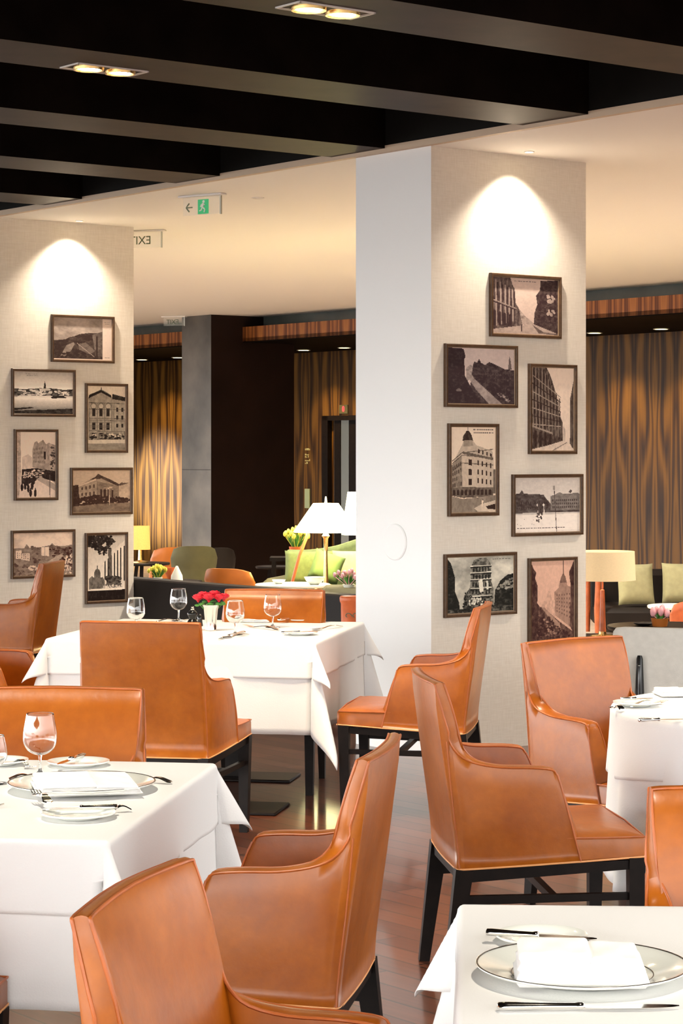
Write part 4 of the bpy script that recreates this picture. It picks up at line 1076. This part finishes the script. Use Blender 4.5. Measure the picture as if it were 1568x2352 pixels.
# ------------------------------------------------------------------ ceiling fittings
def spot(name, loc, energy, angle=60, blend=.6, col=(1, .82, .6), size=.03, target=None, parent=None):
    l = bpy.data.lights.new(name, 'SPOT'); l.energy = energy; l.spot_size = math.radians(angle); l.spot_blend = blend; l.color = col; l.shadow_soft_size = size
    o = bpy.data.objects.new(name, l); COL.objects.link(o); o.location = loc
    if target: o.rotation_euler = (Vector(target)-Vector(loc)).to_track_quat('-Z', 'Y').to_euler()
    return o
def twin(label, px, a, zc_=CE+.02):
    b = b_at(px, a); x, y, _ = G(b, a)
    t = thing('twin_downlight', label, 'ceiling light', (x, y, zc_), ANG, 'twin downlights in the dark beams')
    # white trim frame
    m = MB(); W_, D_ = .175, .075
    for x0, x1, y0, y1 in ((-W_, W_, -D_, -D_+.007), (-W_, W_, D_-.007, D_), (-W_, -W_+.007, -D_, D_), (W_-.007, W_, -D_, D_)): m.box(x0, x1, y0, y1, -.006, 0)
    m.build('trim_frame', M['lamp_trim'], t)
    for s in (-1, 1):
        r = MB().lathe([(.052, -.001), (.056, -.014), (.064, -.014), (.066, -.001)], 28, (s*.078, 0, 0)); r = r.build('lamp_ring', M['brass'], t)
        MB().lathe([(.001, -.012), (.030, -.012), (.045, -.008), (.052, -.001)], 28, (s*.078, 0, 0)).build('lamp_disc', M['lamp_white'], r)
    return x, y
TW = [twin('pair of lit downlights in the dark beam at the upper left', 240, -.86), twin('pair of lit downlights in the dark beam at the top centre', 748, -2.45)]
def downlight(label, x, y, z, r=.05, mat=None, group=None, rot=0):
    t = thing('downlight', label, 'ceiling light', (x, y, z), 0, group)
    MB().lathe([(.001, -.003), (r*.8, -.003), (r*.8, -.001)], 24).build('lamp_disc', mat or M['lamp_white'], t)
    MB().lathe([(r*.8, -.001), (r*.82, -.005), (r, -.004), (r, 0)], 24).build('trim_ring', M['lamp_trim'], t)
    return t
M['lamp_soft'] = emis('soft_lamp', (1, .85, .45), 6.)
for lab, px, a, b in (('small downlight in the white ceiling before the right picture pillar', 1215, -.15, None), ('small downlight in the white ceiling before the left picture pillar', 182, 4.39, None)):
    bb = b_at(px, a); x, y, _ = G(bb, a)
    downlight(lab, x, y, CE, .028, M['lamp_soft'], 'scallop downlights at the pillars')
    spot('pillar_spot', (x, y, CE-.02), 50, 112, .9, (1, .86, .70), .02, target=(*G(bb, a+.03)[:2], 0))
x, y = T(592, 454, CE); downlight('tiny round downlight in the white ceiling, right of the exit sign', x, y, CE, .04, M['lamp_trim'])
LD = [('under the wooden bulkhead, left one of the pair above the lift', 697, 9.5), ('under the wooden bulkhead, right one of the pair above the lift', 790, 9.5),
      ('under the wooden bulkhead, just right of the right pillar', 1365, 9.5), ('under the wooden bulkhead near the right edge', 1518, 9.5),
      ('under the wooden bulkhead, beside the left pillar', 326, 9.5), ('under the wooden bulkhead, left of the marble column', 408, 9.5)]
for lab, px, b in LD:
    a = a_at(px, b); x, y, _ = G(b, a)
    downlight('warm downlight '+lab, x, y, 2.868, .085, M['lamp_soft'], 'downlights along the veneer wall')
    big = px < 500
    spot('wall_wash', (x, y, 2.85), 85, 100, .8, (1, .70, .34), .05, target=(*G(b+.18, a)[:2], 0))

# exit signs on clear glass
def text_mesh(s, size, depth=.001):
    cu = bpy.data.curves.new('txt', 'FONT'); cu.body = s; cu.size = size; cu.extrude = depth; cu.align_x = 'CENTER'; cu.align_y = 'CENTER'
    o = bpy.data.objects.new('txt', cu); COL.objects.link(o)
    dg = bpy.context.evaluated_depsgraph_get(); me = bpy.data.meshes.new_from_object(o.evaluated_get(dg))
    bpy.data.objects.remove(o); return me
def exit_sign(label, px, py, pict=True, txt=None, scale=1., rz=None):
    d = (CE-EYE)*F/(HY-py); x = X(px, d)
    t = thing('exit_sign', label, 'sign', (x, d, CE), rz if rz is not None else PI/2+ANG+.0, 'exit signs')
    W_ = .15*scale; H_ = .082*scale
    MB().box(-W_*1.15, W_*1.15, -.03, .03, -.014, 0, bev=.003).build('mounting_bar', M['lamp_trim'], t)
    gp = MB().box(-W_, W_, -.003, .003, -.014-H_*1.35, -.014).build('glass_panel', M['panel_glass'], t)
    MB().box(W_-.006, W_+.002, -.007, .007, -.014-H_*1.4, -.014).build('edge_strip', M['steel'], t)
    zc_ = -.022-H_*.65
    if pict:
        g = MB(); g.box(-.03, .055, -.005, -.0035, zc_-.045, zc_+.045); g.build('green_box', M['green_led'], gp)
        w = MB(); wf = M['white_g']; y0, y1 = -.0062, -.0052; c = .012
        w.rings([[(c+.009*math.cos(2*PI*k/14)+.004, yy, zc_+.031+.009*math.sin(2*PI*k/14)) for k in range(14)] for yy in (y0, y1)])
        for p, q, wd in (((c, .022), (c-.004, -.004), .015), ((c-.004, -.002), (c+.014, -.016), .009), ((c+.014, -.016), (c+.010, -.036), .008), ((c-.005, -.002), (c-.012, -.020), .009), ((c-.012, -.020), (c-.028, -.026), .007), ((c, .018), (c+.018, .008), .006), ((c, .018), (c-.016, .010), .006), ((c-.016, .010), (c-.020, -.002), .006)):
            w.bar((p[0], (y0+y1)/2, zc_+p[1]), (q[0], (y0+y1)/2, zc_+q[1]), wd, h0=.001, up=(0, 1, 0))
        w.build('running_figure', wf, gp)
        ar = MB()
        for p, q in (((-.125, 0), (-.075, 0)), ((-.125, 0), (-.100, .026)), ((-.125, 0), (-.100, -.026))): ar.bar((p[0], -.004, zc_+p[1]), (q[0], -.004, zc_+q[1]), .007, h0=.001, up=(0, 1, 0))
        ar.build('arrow', M['sign_dark'], gp)
    if txt:
        me = text_mesh(txt, .085*scale); me.materials.append(M['sign_dark'])
        o = bpy.data.objects.new('lettering', me); COL.objects.link(o); o.parent = gp
        o.location = (-.02, -.004, zc_); o.rotation_euler = (PI/2, 0, 0); o.scale = (-1, 1, 1)
exit_sign('hanging green running-man exit sign with an arrow under the white ceiling', 464, 447, rz=-.62)
exit_sign('clear hanging sign reading EXIT in mirror writing beside the left pillar', 328, 529, pict=False, txt='EXIT', rz=-.35)
exit_sign('faint far hanging sign reading EXIT in mirror writing, above the wooden band', 400, 726, pict=False, txt='EXIT', rz=-.35, scale=.9)

# lift doors, floor display, wall lettering, call panel: on the veneer wall b = 10
def wall_obj(mb, name, mat, parent=None, smooth=None):
    return mb.build(name, mat, parent, smooth, None if parent else tuple(P0), None if parent else ANG)
aL = a_at(762, 10.); aR = a_at(826, 10.); zt = Z(966, G(10, aL)[1])
m = MB()
tl = thing('lift_door', 'steel lift doors beside the right pillar, red digit above', 'lift door', (P0.x, P0.y, 0), ANG)
MB().box(9.93, 10.0, aL-.0, aL+.12, 0, zt+.06).build('door_frame', M['ebony'], tl); MB().box(9.93, 10., aR-.6, aL+.12, zt, zt+.06).build('door_frame', M['ebony'], tl)
am = a_at(789, 10.)
MB().box(9.95, 10., am+.004, aL-.11, 0, zt).build('door_leaf', M['ebony'], tl)
MB().box(9.955, 10., am-.16, am-.004, 0, zt).build('door_leaf', M['steel'], tl); MB().box(9.955, 10., am+.004, am+.14, 0, zt).build('door_leaf', M['steel'], tl)
MB().box(9.955, 10., am-.6, am-.17, 0, zt).build('side_panel', M['ebony'], tl)
ad = a_at(790, 10.); xd, yd, _ = G(10, ad); zd = Z(940, yd)
td = thing('floor_display', 'small lift display with a red digit on the veneer wall', 'display', (xd, yd, zd), ANG+PI/2+PI)
MB().box(-.085, .085, -.012, 0, -.055, .055).build('display_plate', M['olive'], td)
me = text_mesh('0', .10); me.materials.append(M['red_led']); o = bpy.data.objects.new('digit', me); COL.objects.link(o); o.parent = td; o.location = (.0, -.014, 0); o.rotation_euler = (PI/2, 0, 0)
# small wall lettering, unreadable in the picture: strokes
al = a_at(707, 10.); xl, yl, _ = G(10, al); zl = Z(1052, yl); m = MB(); rr = random.Random(5)
for row, (zz, n_) in enumerate(((.10, 4), (.035, 3), (.005, 3), (-.04, 4), (-.075, 2))):
    for i in range(n_): m.box(-.055+.03*i, -.055+.03*i+rr.uniform(.008, .022), -.006, 0, zz, zz+rr.uniform(.008, .028))
o = m.build('wall_lettering', M['gold_txt'], None, None, (xl, yl, zl), ANG+PI/2+PI); tag(o, 'few short lines of pale gold lettering on the veneer wall left of the lift', 'lettering')
zl = Z(1145, yl)
o = MB().box(-.05, .05, -.02, 0, -.125, .125, bev=.004).build('call_panel', M['panelgreen'], None, 30, (xl, yl, zl), ANG+PI/2+PI); tag(o, 'upright pale green panel on the veneer wall below the lettering', 'panel')

# ------------------------------------------------------------------ lounge furniture
def ellipse_shade(mb, r0, r1, h, n=36, th=.002):
    return mb.lathe([(r0, 0), (r1, h), (r1-th, h), (r0-th, 0), (r0, 0)], n)
def P(px, d): return (X(px, d), d)
def pt_light(loc, e, col=(1, .85, .5), r=.04):
    l = bpy.data.lights.new('bulb', 'POINT'); l.energy = e; l.color = col; l.shadow_soft_size = r
    o = bpy.data.objects.new('bulb', l); COL.objects.link(o); o.location = loc
# glowing cone lamp
d = 17.; x, y = P(748, d)
t = thing('table_lamp', 'glowing wide cone lampshade lamp beside the white pillar', 'lamp', (x, y, 0))
zb1, zt1 = Z(1222, d), Z(1156, d)
ellipse_shade(MB(), .245, .095, zt1-zb1).build('lamp_shade', M['shade_hot'], t, loc=(0, 0, zb1))
MB().lathe([(.001, zt1-zb1-.01), (.1, zt1-zb1-.012), (.1, zt1-zb1-.008), (.001, zt1-zb1-.006)], 24).build('shade_spider', M['brass'], t, loc=(0, 0, zb1))
MB().tube([(0, 0, zt1-.01), (0, 0, zt1+.05)], [.012, .004]).build('finial', M['shade_hot'], t)
MB().lathe([(.001, zb1-.14), (.016, zb1-.14), (.018, zb1-.05), (.030, zb1-.03), (.010, zb1), (.004, zb1+.2), (.001, zb1+.2)], 20).build('lamp_stem', M['brass'], t)
MB().lathe([(.001, .56), (.09, .56), (.09, .575), (.02, .6), (.012, zb1-.14), (.001, zb1-.14)], 24).build('lamp_base', M['brass'], t)
MB().tube([(-.13, 0, zb1+.0), (-.20, 0, .8), (-.26, 0, .58)], .012).build('lamp_arm', M['redwood'], t)
pt_light((x, y, zb1+.06), 22)
d = 18.6; x, y = P(826, d)
t = thing('table_lamp', 'glowing drum lampshade half hidden by the white pillar, behind the cone lamp', 'lamp', (x, y, 0))
ellipse_shade(MB(), .15, .10, Z(1130, d)-Z(1228, d)).build('lamp_shade', M['shade_hot'], t, loc=(0, 0, Z(1228, d)))
MB().lathe([(.001, .58), (.08, .58), (.08, .6), (.015, .62), (.012, 1.2), (.001, 1.2)], 20).build('lamp_base', M['brass'], t)
def side_table(label, x, y, z, r=.25, mat='ebony', grp=None):
    t = thing('side_table', label, 'table', (x, y, 0), 0, grp)
    MB().lathe([(.001, z-.02), (r-.005, z-.02), (r, z-.012), (r, z-.004), (r-.004, z), (.001, z)], 32).build('table_top', M[mat], t)
    for k in range(3):
        a = 2*PI*k/3+.4; MB().bar((r*.35*math.cos(a), r*.35*math.sin(a), z-.02), (r*.8*math.cos(a), r*.8*math.sin(a), 0), .03, .02).build('leg', M['ebony'], t)
side_table('dark round table carrying the glowing cone lamp', X(742, 17), 17.0, .56, .36)
side_table('dark table under the half hidden drum lamp', X(826, 18.6), 18.6, .58, .25)
# flowers
def bouquet(label, x, y, z, pot, potr, poth, leafh, spread, mat, n, seed, r=.014, potname='vase', potlabel=None, cat='flower vase'):
    rnd = random.Random(seed)
    t = thing('flower_'+potname, label, cat, (x, y, z))
    MB().lathe([(.001, 0), (potr*.8, 0), (potr*.82, .003), (potr, poth), (potr-.004, poth), (potr*.75, .01), (.001, .01)], 28).build('pot', M[pot], t, 50)
    g = MB()
    for i in range(n*3):
        a = rnd.uniform(0, 6.28); s_ = rnd.uniform(.1, .9)*spread
        p0 = Vector((potr*.4*math.cos(a), potr*.4*math.sin(a), poth*.7)); p2 = Vector((s_*math.cos(a), s_*math.sin(a), poth+leafh*rnd.uniform(.35, .8)))
        nrm = Vector((-math.sin(a), math.cos(a), 0))*.009; md = (p0+p2)/2+Vector((0, 0, .01))
        g.add([p0-nrm*.4, p0+nrm*.4, md+nrm, p2, md-nrm], [(0, 1, 2, 3, 4)])
    g.build('foliage', M['leaf'], t, 60)
    for i in range(n):
        a = 2.4*i; s_ = spread*math.sqrt((i+.5)/n); m = MB()
        zz = poth+leafh*(1-.45*(s_/spread)**2)*rnd.uniform(.85, 1.05)
        m.blob((s_*math.cos(a), s_*math.sin(a), zz), r, r, r*1.5, 8, 6, .12)
        m.tube([(s_*.2*math.cos(a), s_*.2*math.sin(a), poth*.8), (s_*math.cos(a), s_*math.sin(a), zz-r)], .002, 5)
        m.build('bloom', M[mat], t, 60)
d = 18.7; z_ = Z(1279, d)
bouquet('yellow-green tulips in an orange vase left of the glowing lamp', X(679, d), d, z_, 'terracotta', .056, .085, .16, .115, 'yellow', 16, 3, .016)
MB_ = MB().box(-.25, .25, -.15, .15, z_-.03, z_); t = thing('console_table', 'narrow dark console behind the green sofa, tulip vase on it', 'table', (X(690, d), d, 0)); MB_.build('table_top', M['ebony'], t)
for sx in (-.22, .22):
    for sy in (-.12, .12): MB().bar((sx, sy, z_-.03), (sx, sy, 0), .03).build('leg', M['ebony'], t)
# green sofa with cushions
def cushion_mb(w, h, th, n=14):
    m = MB()
    for s in (1, -1):
        vs = []
        for j in range(n+1):
            for i in range(n+1):
                u, v = 2*i/n-1, 2*j/n-1; k = ((1-u**4)*(1-v**4))**.5
                pin = 1-.06*(1-abs(u))*1-.0; px_ = u*w/2*(1-.05*(1-v*v)*0+(-.05*(1-abs(v)**3))); pz = v*h/2*(1-.05*(1-abs(u)**3))
                vs.append((px_, s*th/2*k, pz))
        fs = [(j*(n+1)+i, j*(n+1)+i+1, (j+1)*(n+1)+i+1, (j+1)*(n+1)+i) for j in range(n) for i in range(n)]
        m.add(vs, fs if s < 0 else [f[::-1] for f in fs])
    return m
def cushion(label, x, y, z, w, h, mat, rz=0, tilt=-.25, roll=0, grp=None):
    o = cushion_mb(w, h, .14).build('cushion', M[mat], None, 80, (x, y, z+h/2), (tilt, roll, rz)); tag(o, label, 'cushion', grp)
d = 17.9
t = thing('green_sofa', 'pale green sofa with a curved rising back behind the glowing lamp', 'sofa', (X(760, d), d+.25, 0), -.25)
prof = [(-.36, .80), (-.2, .80), (0, .83), (.2, .89), (.4, .93), (.6, .92)]
m = MB(); rs = []
for x_, zt_ in spline([(a, b, 0) for a, b in prof], 5) and [(p[0], p[1]) for p in spline([(a, b, 0) for a, b in prof], 5)]:
    yc = .10-.25*(x_/.6)**2
    rs.append([(x_, yc+.08*math.cos(a_) if a_ else yc+.08, 0) for a_ in (0,)]+[(x_, yc+.08, .25), (x_, yc+.08, zt_-.05), (x_, yc+.05, zt_-.01), (x_, yc, zt_), (x_, yc-.05, zt_-.01), (x_, yc-.08, zt_-.05), (x_, yc-.10, .3), (x_, yc-.1, 0)])
m.rings(rs).build('backrest', M['green_fab'], t, 60)
MB().box(-.38, .62, -.65, .0, .12, .42, bev=.05).build('seat', M['olive'], t, 40)
MB().box(-.40, -.30, -.66, .05, .12, .60, bev=.04).build('armrest', M['olive'], t, 40)
cushion('large pale green cushion at the left of the green sofa', X(708, 17.6), 17.62, Z(1338, 17.6)-.02, .38, .27, 'green_fab', -.1, grp='cushions on the green sofa')
cushion('dark green cushion tilted on its corner on the green sofa', X(750, 17.45), 17.3, Z(1338, 17.4), .24, .24, 'green_dark', .1, roll=.35, grp='cushions on the green sofa')
cushion('light cushion lit by the lamp, right on the green sofa', X(806, 17.55), 17.56, Z(1330, 17.5), .30, .22, 'cushion', -.1, grp='cushions on the green sofa')
# white low table and its things
side_table('bright white low table in front of the green sofa', X(672, 16.2), 16.2, Z(1341, 16.2), .27, 'white_g')
o = MB().add([(-.08, 0, 0), (.09, 0, 0), (.10, .02, .075), (-.02, .03, .02), (-.07, .02, .035), (0, -.05, 0)], [(0, 5, 1, 2, 3, 4)])
def bow(label, px, d, z, r, mat, name='bowl', cat='bowl', h=.04):
    o = MB().lathe([(.001, 0), (r*.4, 0), (r*.8, h*.5), (r, h), (r-.004, h), (r*.75, h*.5+.003), (r*.35, .005), (.001, .005)], 28).build(name, M[mat], None, 50, (X(px, d), d, z)); tag(o, label, cat)
zt_ = Z(1341, 16.2)
bow('white bowl on the low table, before the green sofa', 640, 16.2, zt_, .05, 'white_g', h=.03)
bow('white pointed-rim bowl on the low table under the lamp', 722, 16.1, zt_, .075, 'white_g', h=.055)
# bright white armchair corner / low tables to the right
t = thing('lounge_bench', 'brown lounge bench showing between the pale chair back and the white pillar', 'bench', (X(812, 14.6), 15.0, 0))
MB().box(-.22, .5, -.3, .3, .10, Z(1363, 14.3), bev=.04).build('seat', M['olive'], t, 40)
for sx in (-.15, .4):
    for sy in (-.22, .22): MB().bar((sx, sy, .12), (sx, sy, 0), .04).build('leg', M['ebony'], t)
zz = Z(1363, 14.3)
bouquet('low pink flowers on the brown bench beside the white pillar', X(800, 14.95), 14.95, zz, 'white_g', .04, .02, .09, .11, 'pink', 12, 8, .012, 'bowl')
d = 13.2; side_table('small dark table under the orange jar by the white pillar', X(806, d), d, .50, .16)
t = thing('decorated_jar', 'orange jar with dark swirls, cut by the white pillar', 'jar', (X(806, d), d, .50))
MB().lathe([(.001, 0), (.060, 0), (.062, .01), (.058, .05), (.060, .20), (.066, .215), (.068, .235), (.062, .245), (.05, .24), (.001, .235)], 32).build('jar_body', M['terracotta'], t, 50)
sw = MB()
for s_ in range(5):
    pts = []
    for i in range(18):
        f = i/17*4.2; r_ = .026*(1-i/20); a_ = -PI/2+.35*(s_-2)+(r_*math.cos(f)/.06); pts.append((.0615*math.cos(a_), .0615*math.sin(a_), .07+.06*(s_ % 2)+r_*math.sin(f)))
    sw.tube(pts, .0025, 5)
sw.build('swirl_decoration', M['sign_dark'], t, 60)
# shell chairs
def shell_chair(label, px, d, zt_, w, mat, rz, zs=.42, name='lounge_chair', lean=.10, grp=None, taper=.6):
    t = thing(name, label, 'chair', (X(px, d), d, 0), rz, grp)
    m = MB(); rs = []
    for i in range(13):
        f = i/12; z = zs-.1+(zt_-zs+.1)*f; ww = w/2*(taper+(1-taper)*math.sin(PI/2*min(1, f*1.25)))*(1-.12*max(0, f-.85)/.15); row = []
        for k in range(11):
            u = k/10*2-1; row.append((ww*u, .0-lean*f-.12*(1-u*u)+.0, z-.03*(u**4)*(f > .8)))
        row2 = [(x_, y_+.035, z_) for x_, y_, z_ in reversed(row)]
        rs.append(row+row2)
    m.rings(rs).build('backrest', M[mat], t, 60)
    MB().box(-w*.46, w*.46, -.02, .46, zs-.10, zs, bev=.04).build('seat', M[mat], t, 40)
    for sx in (-1, 1):
        for sy, yy in ((0, .03), (1, .40)): MB().bar((sx*w*.36, yy, zs-.1), (sx*w*.42, yy+(.04 if sy else -.04), 0), .03, .02).build('leg', M['redwood'], t)
    return t
shell_chair('olive green shell chair seen from behind, in front of the marble column', 444, 19.5, Z(1252, 19.5), .40, 'olive', .15, taper=.45)
shell_chair('orange leather lounge chair left of the olive shell chair', 378, 20.5, Z(1255, 20.5), .34, 'orange_l', .6, taper=.9)
shell_chair('orange leather lounge chair with slanted back beside the pale dining chair', 537, 16.9, Z(1303, 16.9), .42, 'orange_l', -.5, taper=1.1)
shell_chair('dark shell chair in the shadow right of the olive one', 500, 20.6, Z(1256, 20.6), .32, 'dark_l', .1)
# left lamp and flowers
d = 19.; side_table('small dark table beside the left pillar, lamp on it', X(330, d), d, Z(1292, d), .22)
t = thing('table_lamp', 'small amber drum lamp beside the left pillar', 'lamp', (X(322, d), d, Z(1292, d)))
MB().lathe([(.001, 0), (.07, 0), (.07, .01), (.02, .02), (.014, .14), (.001, .14)], 20).build('lamp_base', M['brass'], t)
ellipse_shade(MB(), .085, .078, Z(1208, d)-Z(1262, d)).build('lamp_shade', M['shade_amber'], t, loc=(0, 0, Z(1262, d)-Z(1292, d)))
d = 16.9; side_table('low dark table behind the divider with yellow flowers', X(372, d), d, Z(1334, d), .3)
bouquet('bunch of small yellow flowers behind the dark divider', X(364, d), d-.05, Z(1334, d), 'white_g', .035, .03, .09, .07, 'yellow', 18, 12, .011)
o = MB().lathe([(.001, 0), (.045, 0), (.042, .04), (.02, .085), (.008, .11), (.001, .112)], 20).build('folded_napkin', M['napkin'], None, 60, (X(406, d), d, Z(1334, d))); tag(o, 'white cone-folded napkin beside the yellow flowers', 'napkin')
bow('orange bowl beside the yellow flowers', 392, d+.15, Z(1334, d), .05, 'terracotta', h=.09)
side_table('thin dark side table left of the green sofa', X(632, 19.4), 19.4, Z(1300, 19.4), .17)
# right side: linen lamp, dark sofa with cushions, settee
d = 13.3; xb = X(1383, d)
side_table('small dark table under the linen lamp right of the picture pillar', xb, d, Z(1462, d), .25)
t = thing('table_lamp', 'table lamp with linen drum shade and red wooden post, right of the picture pillar', 'lamp', (xb, d, Z(1462, d)))
zs0 = Z(1332, d)-Z(1462, d); hh = Z(1266, d)-Z(1332, d)
ellipse_shade(MB(), .195, .188, hh).build('lamp_shade', M['shade_linen'], t, loc=(0, 0, zs0))
MB().lathe([(.001, .02), (.022, .02), (.020, .06), (.013, zs0-.06), (.006, zs0-.055), (.006, zs0+.05), (.001, zs0+.05)], 20).build('lamp_post', M['redwood'], t)
MB().lathe([(.001, 0), (.07, 0), (.07, .008), (.024, .014), (.024, .03), (.001, .03)], 24).build('lamp_foot', M['brass'], t)
pt_light((xb, d, Z(1300, d)), 1.4, (1, .8, .5))
d = 19.; t = thing('dark_sofa', 'dark brown leather sofa against the veneer wall at the right', 'sofa', (X(1540, d), d+.3, 0))
MB().box(-.62, .9, -.75, .1, .10, Z(1400, 18.4), bev=.04).build('seat', M['dark_l'], t, 40)
MB().box(-.62, .9, .08, .25, .10, .58, bev=.05).build('backrest', M['dark_l'], t, 40)
for k in (0, 1): MB().tube([(-.66, -.72+.8*k*.98, .05), (-.66, -.72+.8*k, .30), (-.655, -.70+.78*k, .60)], [.022, .03, .02]).build('arm_post', M['redwood'], t, 60)
MB().bar((-.66, -.74, .6), (-.66, .1, .6), .05, h0=.025).build('armrest', M['redwood'], t)
cushion('pale plaid cushion on the dark sofa right of the linen lamp', X(1461, 18.7), 18.75, Z(1397, 18.7)+.02, .31, .35, 'cushion', .12, grp='plaid cushions on the dark sofa')
cushion('pale plaid cushion on the dark sofa, cut by the right edge of the picture', X(1566, 18.7), 18.75, Z(1390, 18.7)+.01, .32, .34, 'cushion', -.1, grp='plaid cushions on the dark sofa')
d = 15.5; side_table('white-topped low table before the dark sofa at the right', X(1560, d), d, Z(1390, d), .22, 'white_g')
shell_chair('orange leather chair back at the right edge before the dark sofa', 1584, 14.4, Z(1376, 14.4), .30, 'terracotta', .2)
d = 12.6; side_table('black low table behind the grey settee', X(1530, d), d, Z(1437, d), .33)
bouquet('pale pink blooms in a small brown basket on the black low table', X(1512, d), d-.05, Z(1437, d), 'orange_l', .05, .045, .05, .05, 'pink', 7, 21, .017, 'basket')
bow('flat dark bowl on the black low table', 1478, d, Z(1437, d), .06, 'dark_l', h=.015)
d = 10.4; t = thing('grey_settee', 'pale grey upholstered settee seen from behind at the right edge', 'sofa', (X(1407, d), d, 0), math.radians(-14))
hz = Z(1441, d)
rs = []
for x_, dz in ((0, -.02), (.012, -.004), (.05, 0), (.6, -.003), (1.3, .0), (1.34, -.01)):
    rs.append([(x_, 0, .16), (x_, -.012, .3), (x_, 0, hz+dz-.012), (x_, .010, hz+dz), (x_, .06, hz+dz), (x_, .07, hz+dz-.015), (x_, .11, .16)])
MB().rings(rs).build('backrest', M['grey_fab'], t, 40)
MB().box(.02, 1.32, .10, .65, .16, .42, bev=.03).build('seat', M['grey_fab'], t, 40)
p0 = X(1470, d)-X(1407, d)
for xx in (p0, 1.25):
    MB().tube([(xx, -.028, Z(1503, d)), (xx, -.03, Z(1510, d)), (xx, -.03, Z(1585, d)), (xx, -.03, 0)], [.010, .015, .021, .018], 12).build('post', M['black'], t, 50)
    MB().lathe([(.001, 0), (.005, .0), (.005, .002), (.001, .002)], 10, (xx, -.048, Z(1526, d))).build('screw', M['steel'], t)

# ------------------------------------------------------------------ light
w = bpy.data.worlds.new('daylight'); S.world = w; w.use_nodes = True; nt = w.node_tree
bg = nt.nodes['Background']; tc = N(nt, 'ShaderNodeTexCoord'); sx = N(nt, 'ShaderNodeSeparateXYZ'); nt.links.new(tc.outputs['Generated'], sx.inputs[0])
mr = N(nt, 'ShaderNodeMapRange'); mr.inputs['From Min'].default_value = -1; mr.inputs['From Max'].default_value = 1; mr.inputs['To Min'].default_value = 8.6; mr.inputs['To Max'].default_value = 1.8
q1 = N(nt, 'ShaderNodeMapRange'); q1.inputs['From Min'].default_value = 1; q1.inputs['From Max'].default_value = -1; nt.links.new(sx.outputs['X'], q1.inputs['Value'])
q2 = N(nt, 'ShaderNodeMath', operation='POWER'); q2.inputs[1].default_value = 1.8; nt.links.new(q1.outputs[0], q2.inputs[0])
mr.inputs['From Min'].default_value = 1; mr.inputs['From Max'].default_value = 0
nt.links.new(q2.outputs[0], mr.inputs['Value'])
me_ = N(nt, 'ShaderNodeMapRange'); me_.inputs['From Min'].default_value = -.05; me_.inputs['From Max'].default_value = .18; me_.inputs['To Min'].default_value = .16; me_.inputs['To Max'].default_value = 1.5
nt.links.new(sx.outputs['Z'], me_.inputs['Value'])
mu = N(nt, 'ShaderNodeMath', operation='MULTIPLY'); nt.links.new(mr.outputs[0], mu.inputs[0]); nt.links.new(me_.outputs[0], mu.inputs[1])
nt.links.new(mu.outputs[0], bg.inputs['Strength']); bg.inputs['Color'].default_value = (1, .985, .96, 1)
def beam_spot(b, a, e, ang=85, z=CE-.02, col=(1, .86, .66)):
    x, y, _ = G(b, a); spot('table_spot', (x, y, z), e, ang, .7, col, .05)
def over(x, y, e, ang=80, col=(1, .88, .72)):  # added spots without fittings, brightening cloths and chairs from above
    spot('table_spot', (x, y, 3.15), e, ang, .7, col, .06)
for (x, y), e in ((C1, 130), (C2, 80), (C3, 95), (CR, 70)): over(x+.1, y-.1, e)
for x, y in TW: spot('beam_lamp', (x, y, 3.16), 160, 90, .7, (1, .8, .55), .05)
over(-2.4, 8.0, 130); over(2.2, 5.2, 130); over(-2.2, 3.2, 110); over(.5, 8.6, 80)
# added spot for pale glare on the veneer wall left of the marble column
a_ = a_at(372, 10.); q = G(10., a_); zq = Z(1130, q[1])
spot('wall_glare_spot', G(4.2, a_+2.2, 2.3), 7000, 17, .9, (.96, .97, 1), .1, target=(q[0], q[1], zq))
# added ceiling spots without fittings, brightening the lounge and its white ceiling
for b, a, e in ((2.2, 2.6, 300), (4.2, 5.0, 350), (3.0, -1., 300), (5.6, 8.6, 200), (2.4, 6.6, 250), (5.5, 1.5, 300), (5.2, 12.5, 200)):
    x, y, _ = G(b, a); spot('lounge_fill_spot', (x, y, CE-.02), e*1.2, 125, .8, (1, .88, .74), .08)
S.view_settings.view_transform = 'Standard'; S.view_settings.look = 'None'; S.view_settings.gamma = 1.0
S.view_settings.exposure = .92
try: S.view_settings.use_curve_mapping = False
except Exception: pass
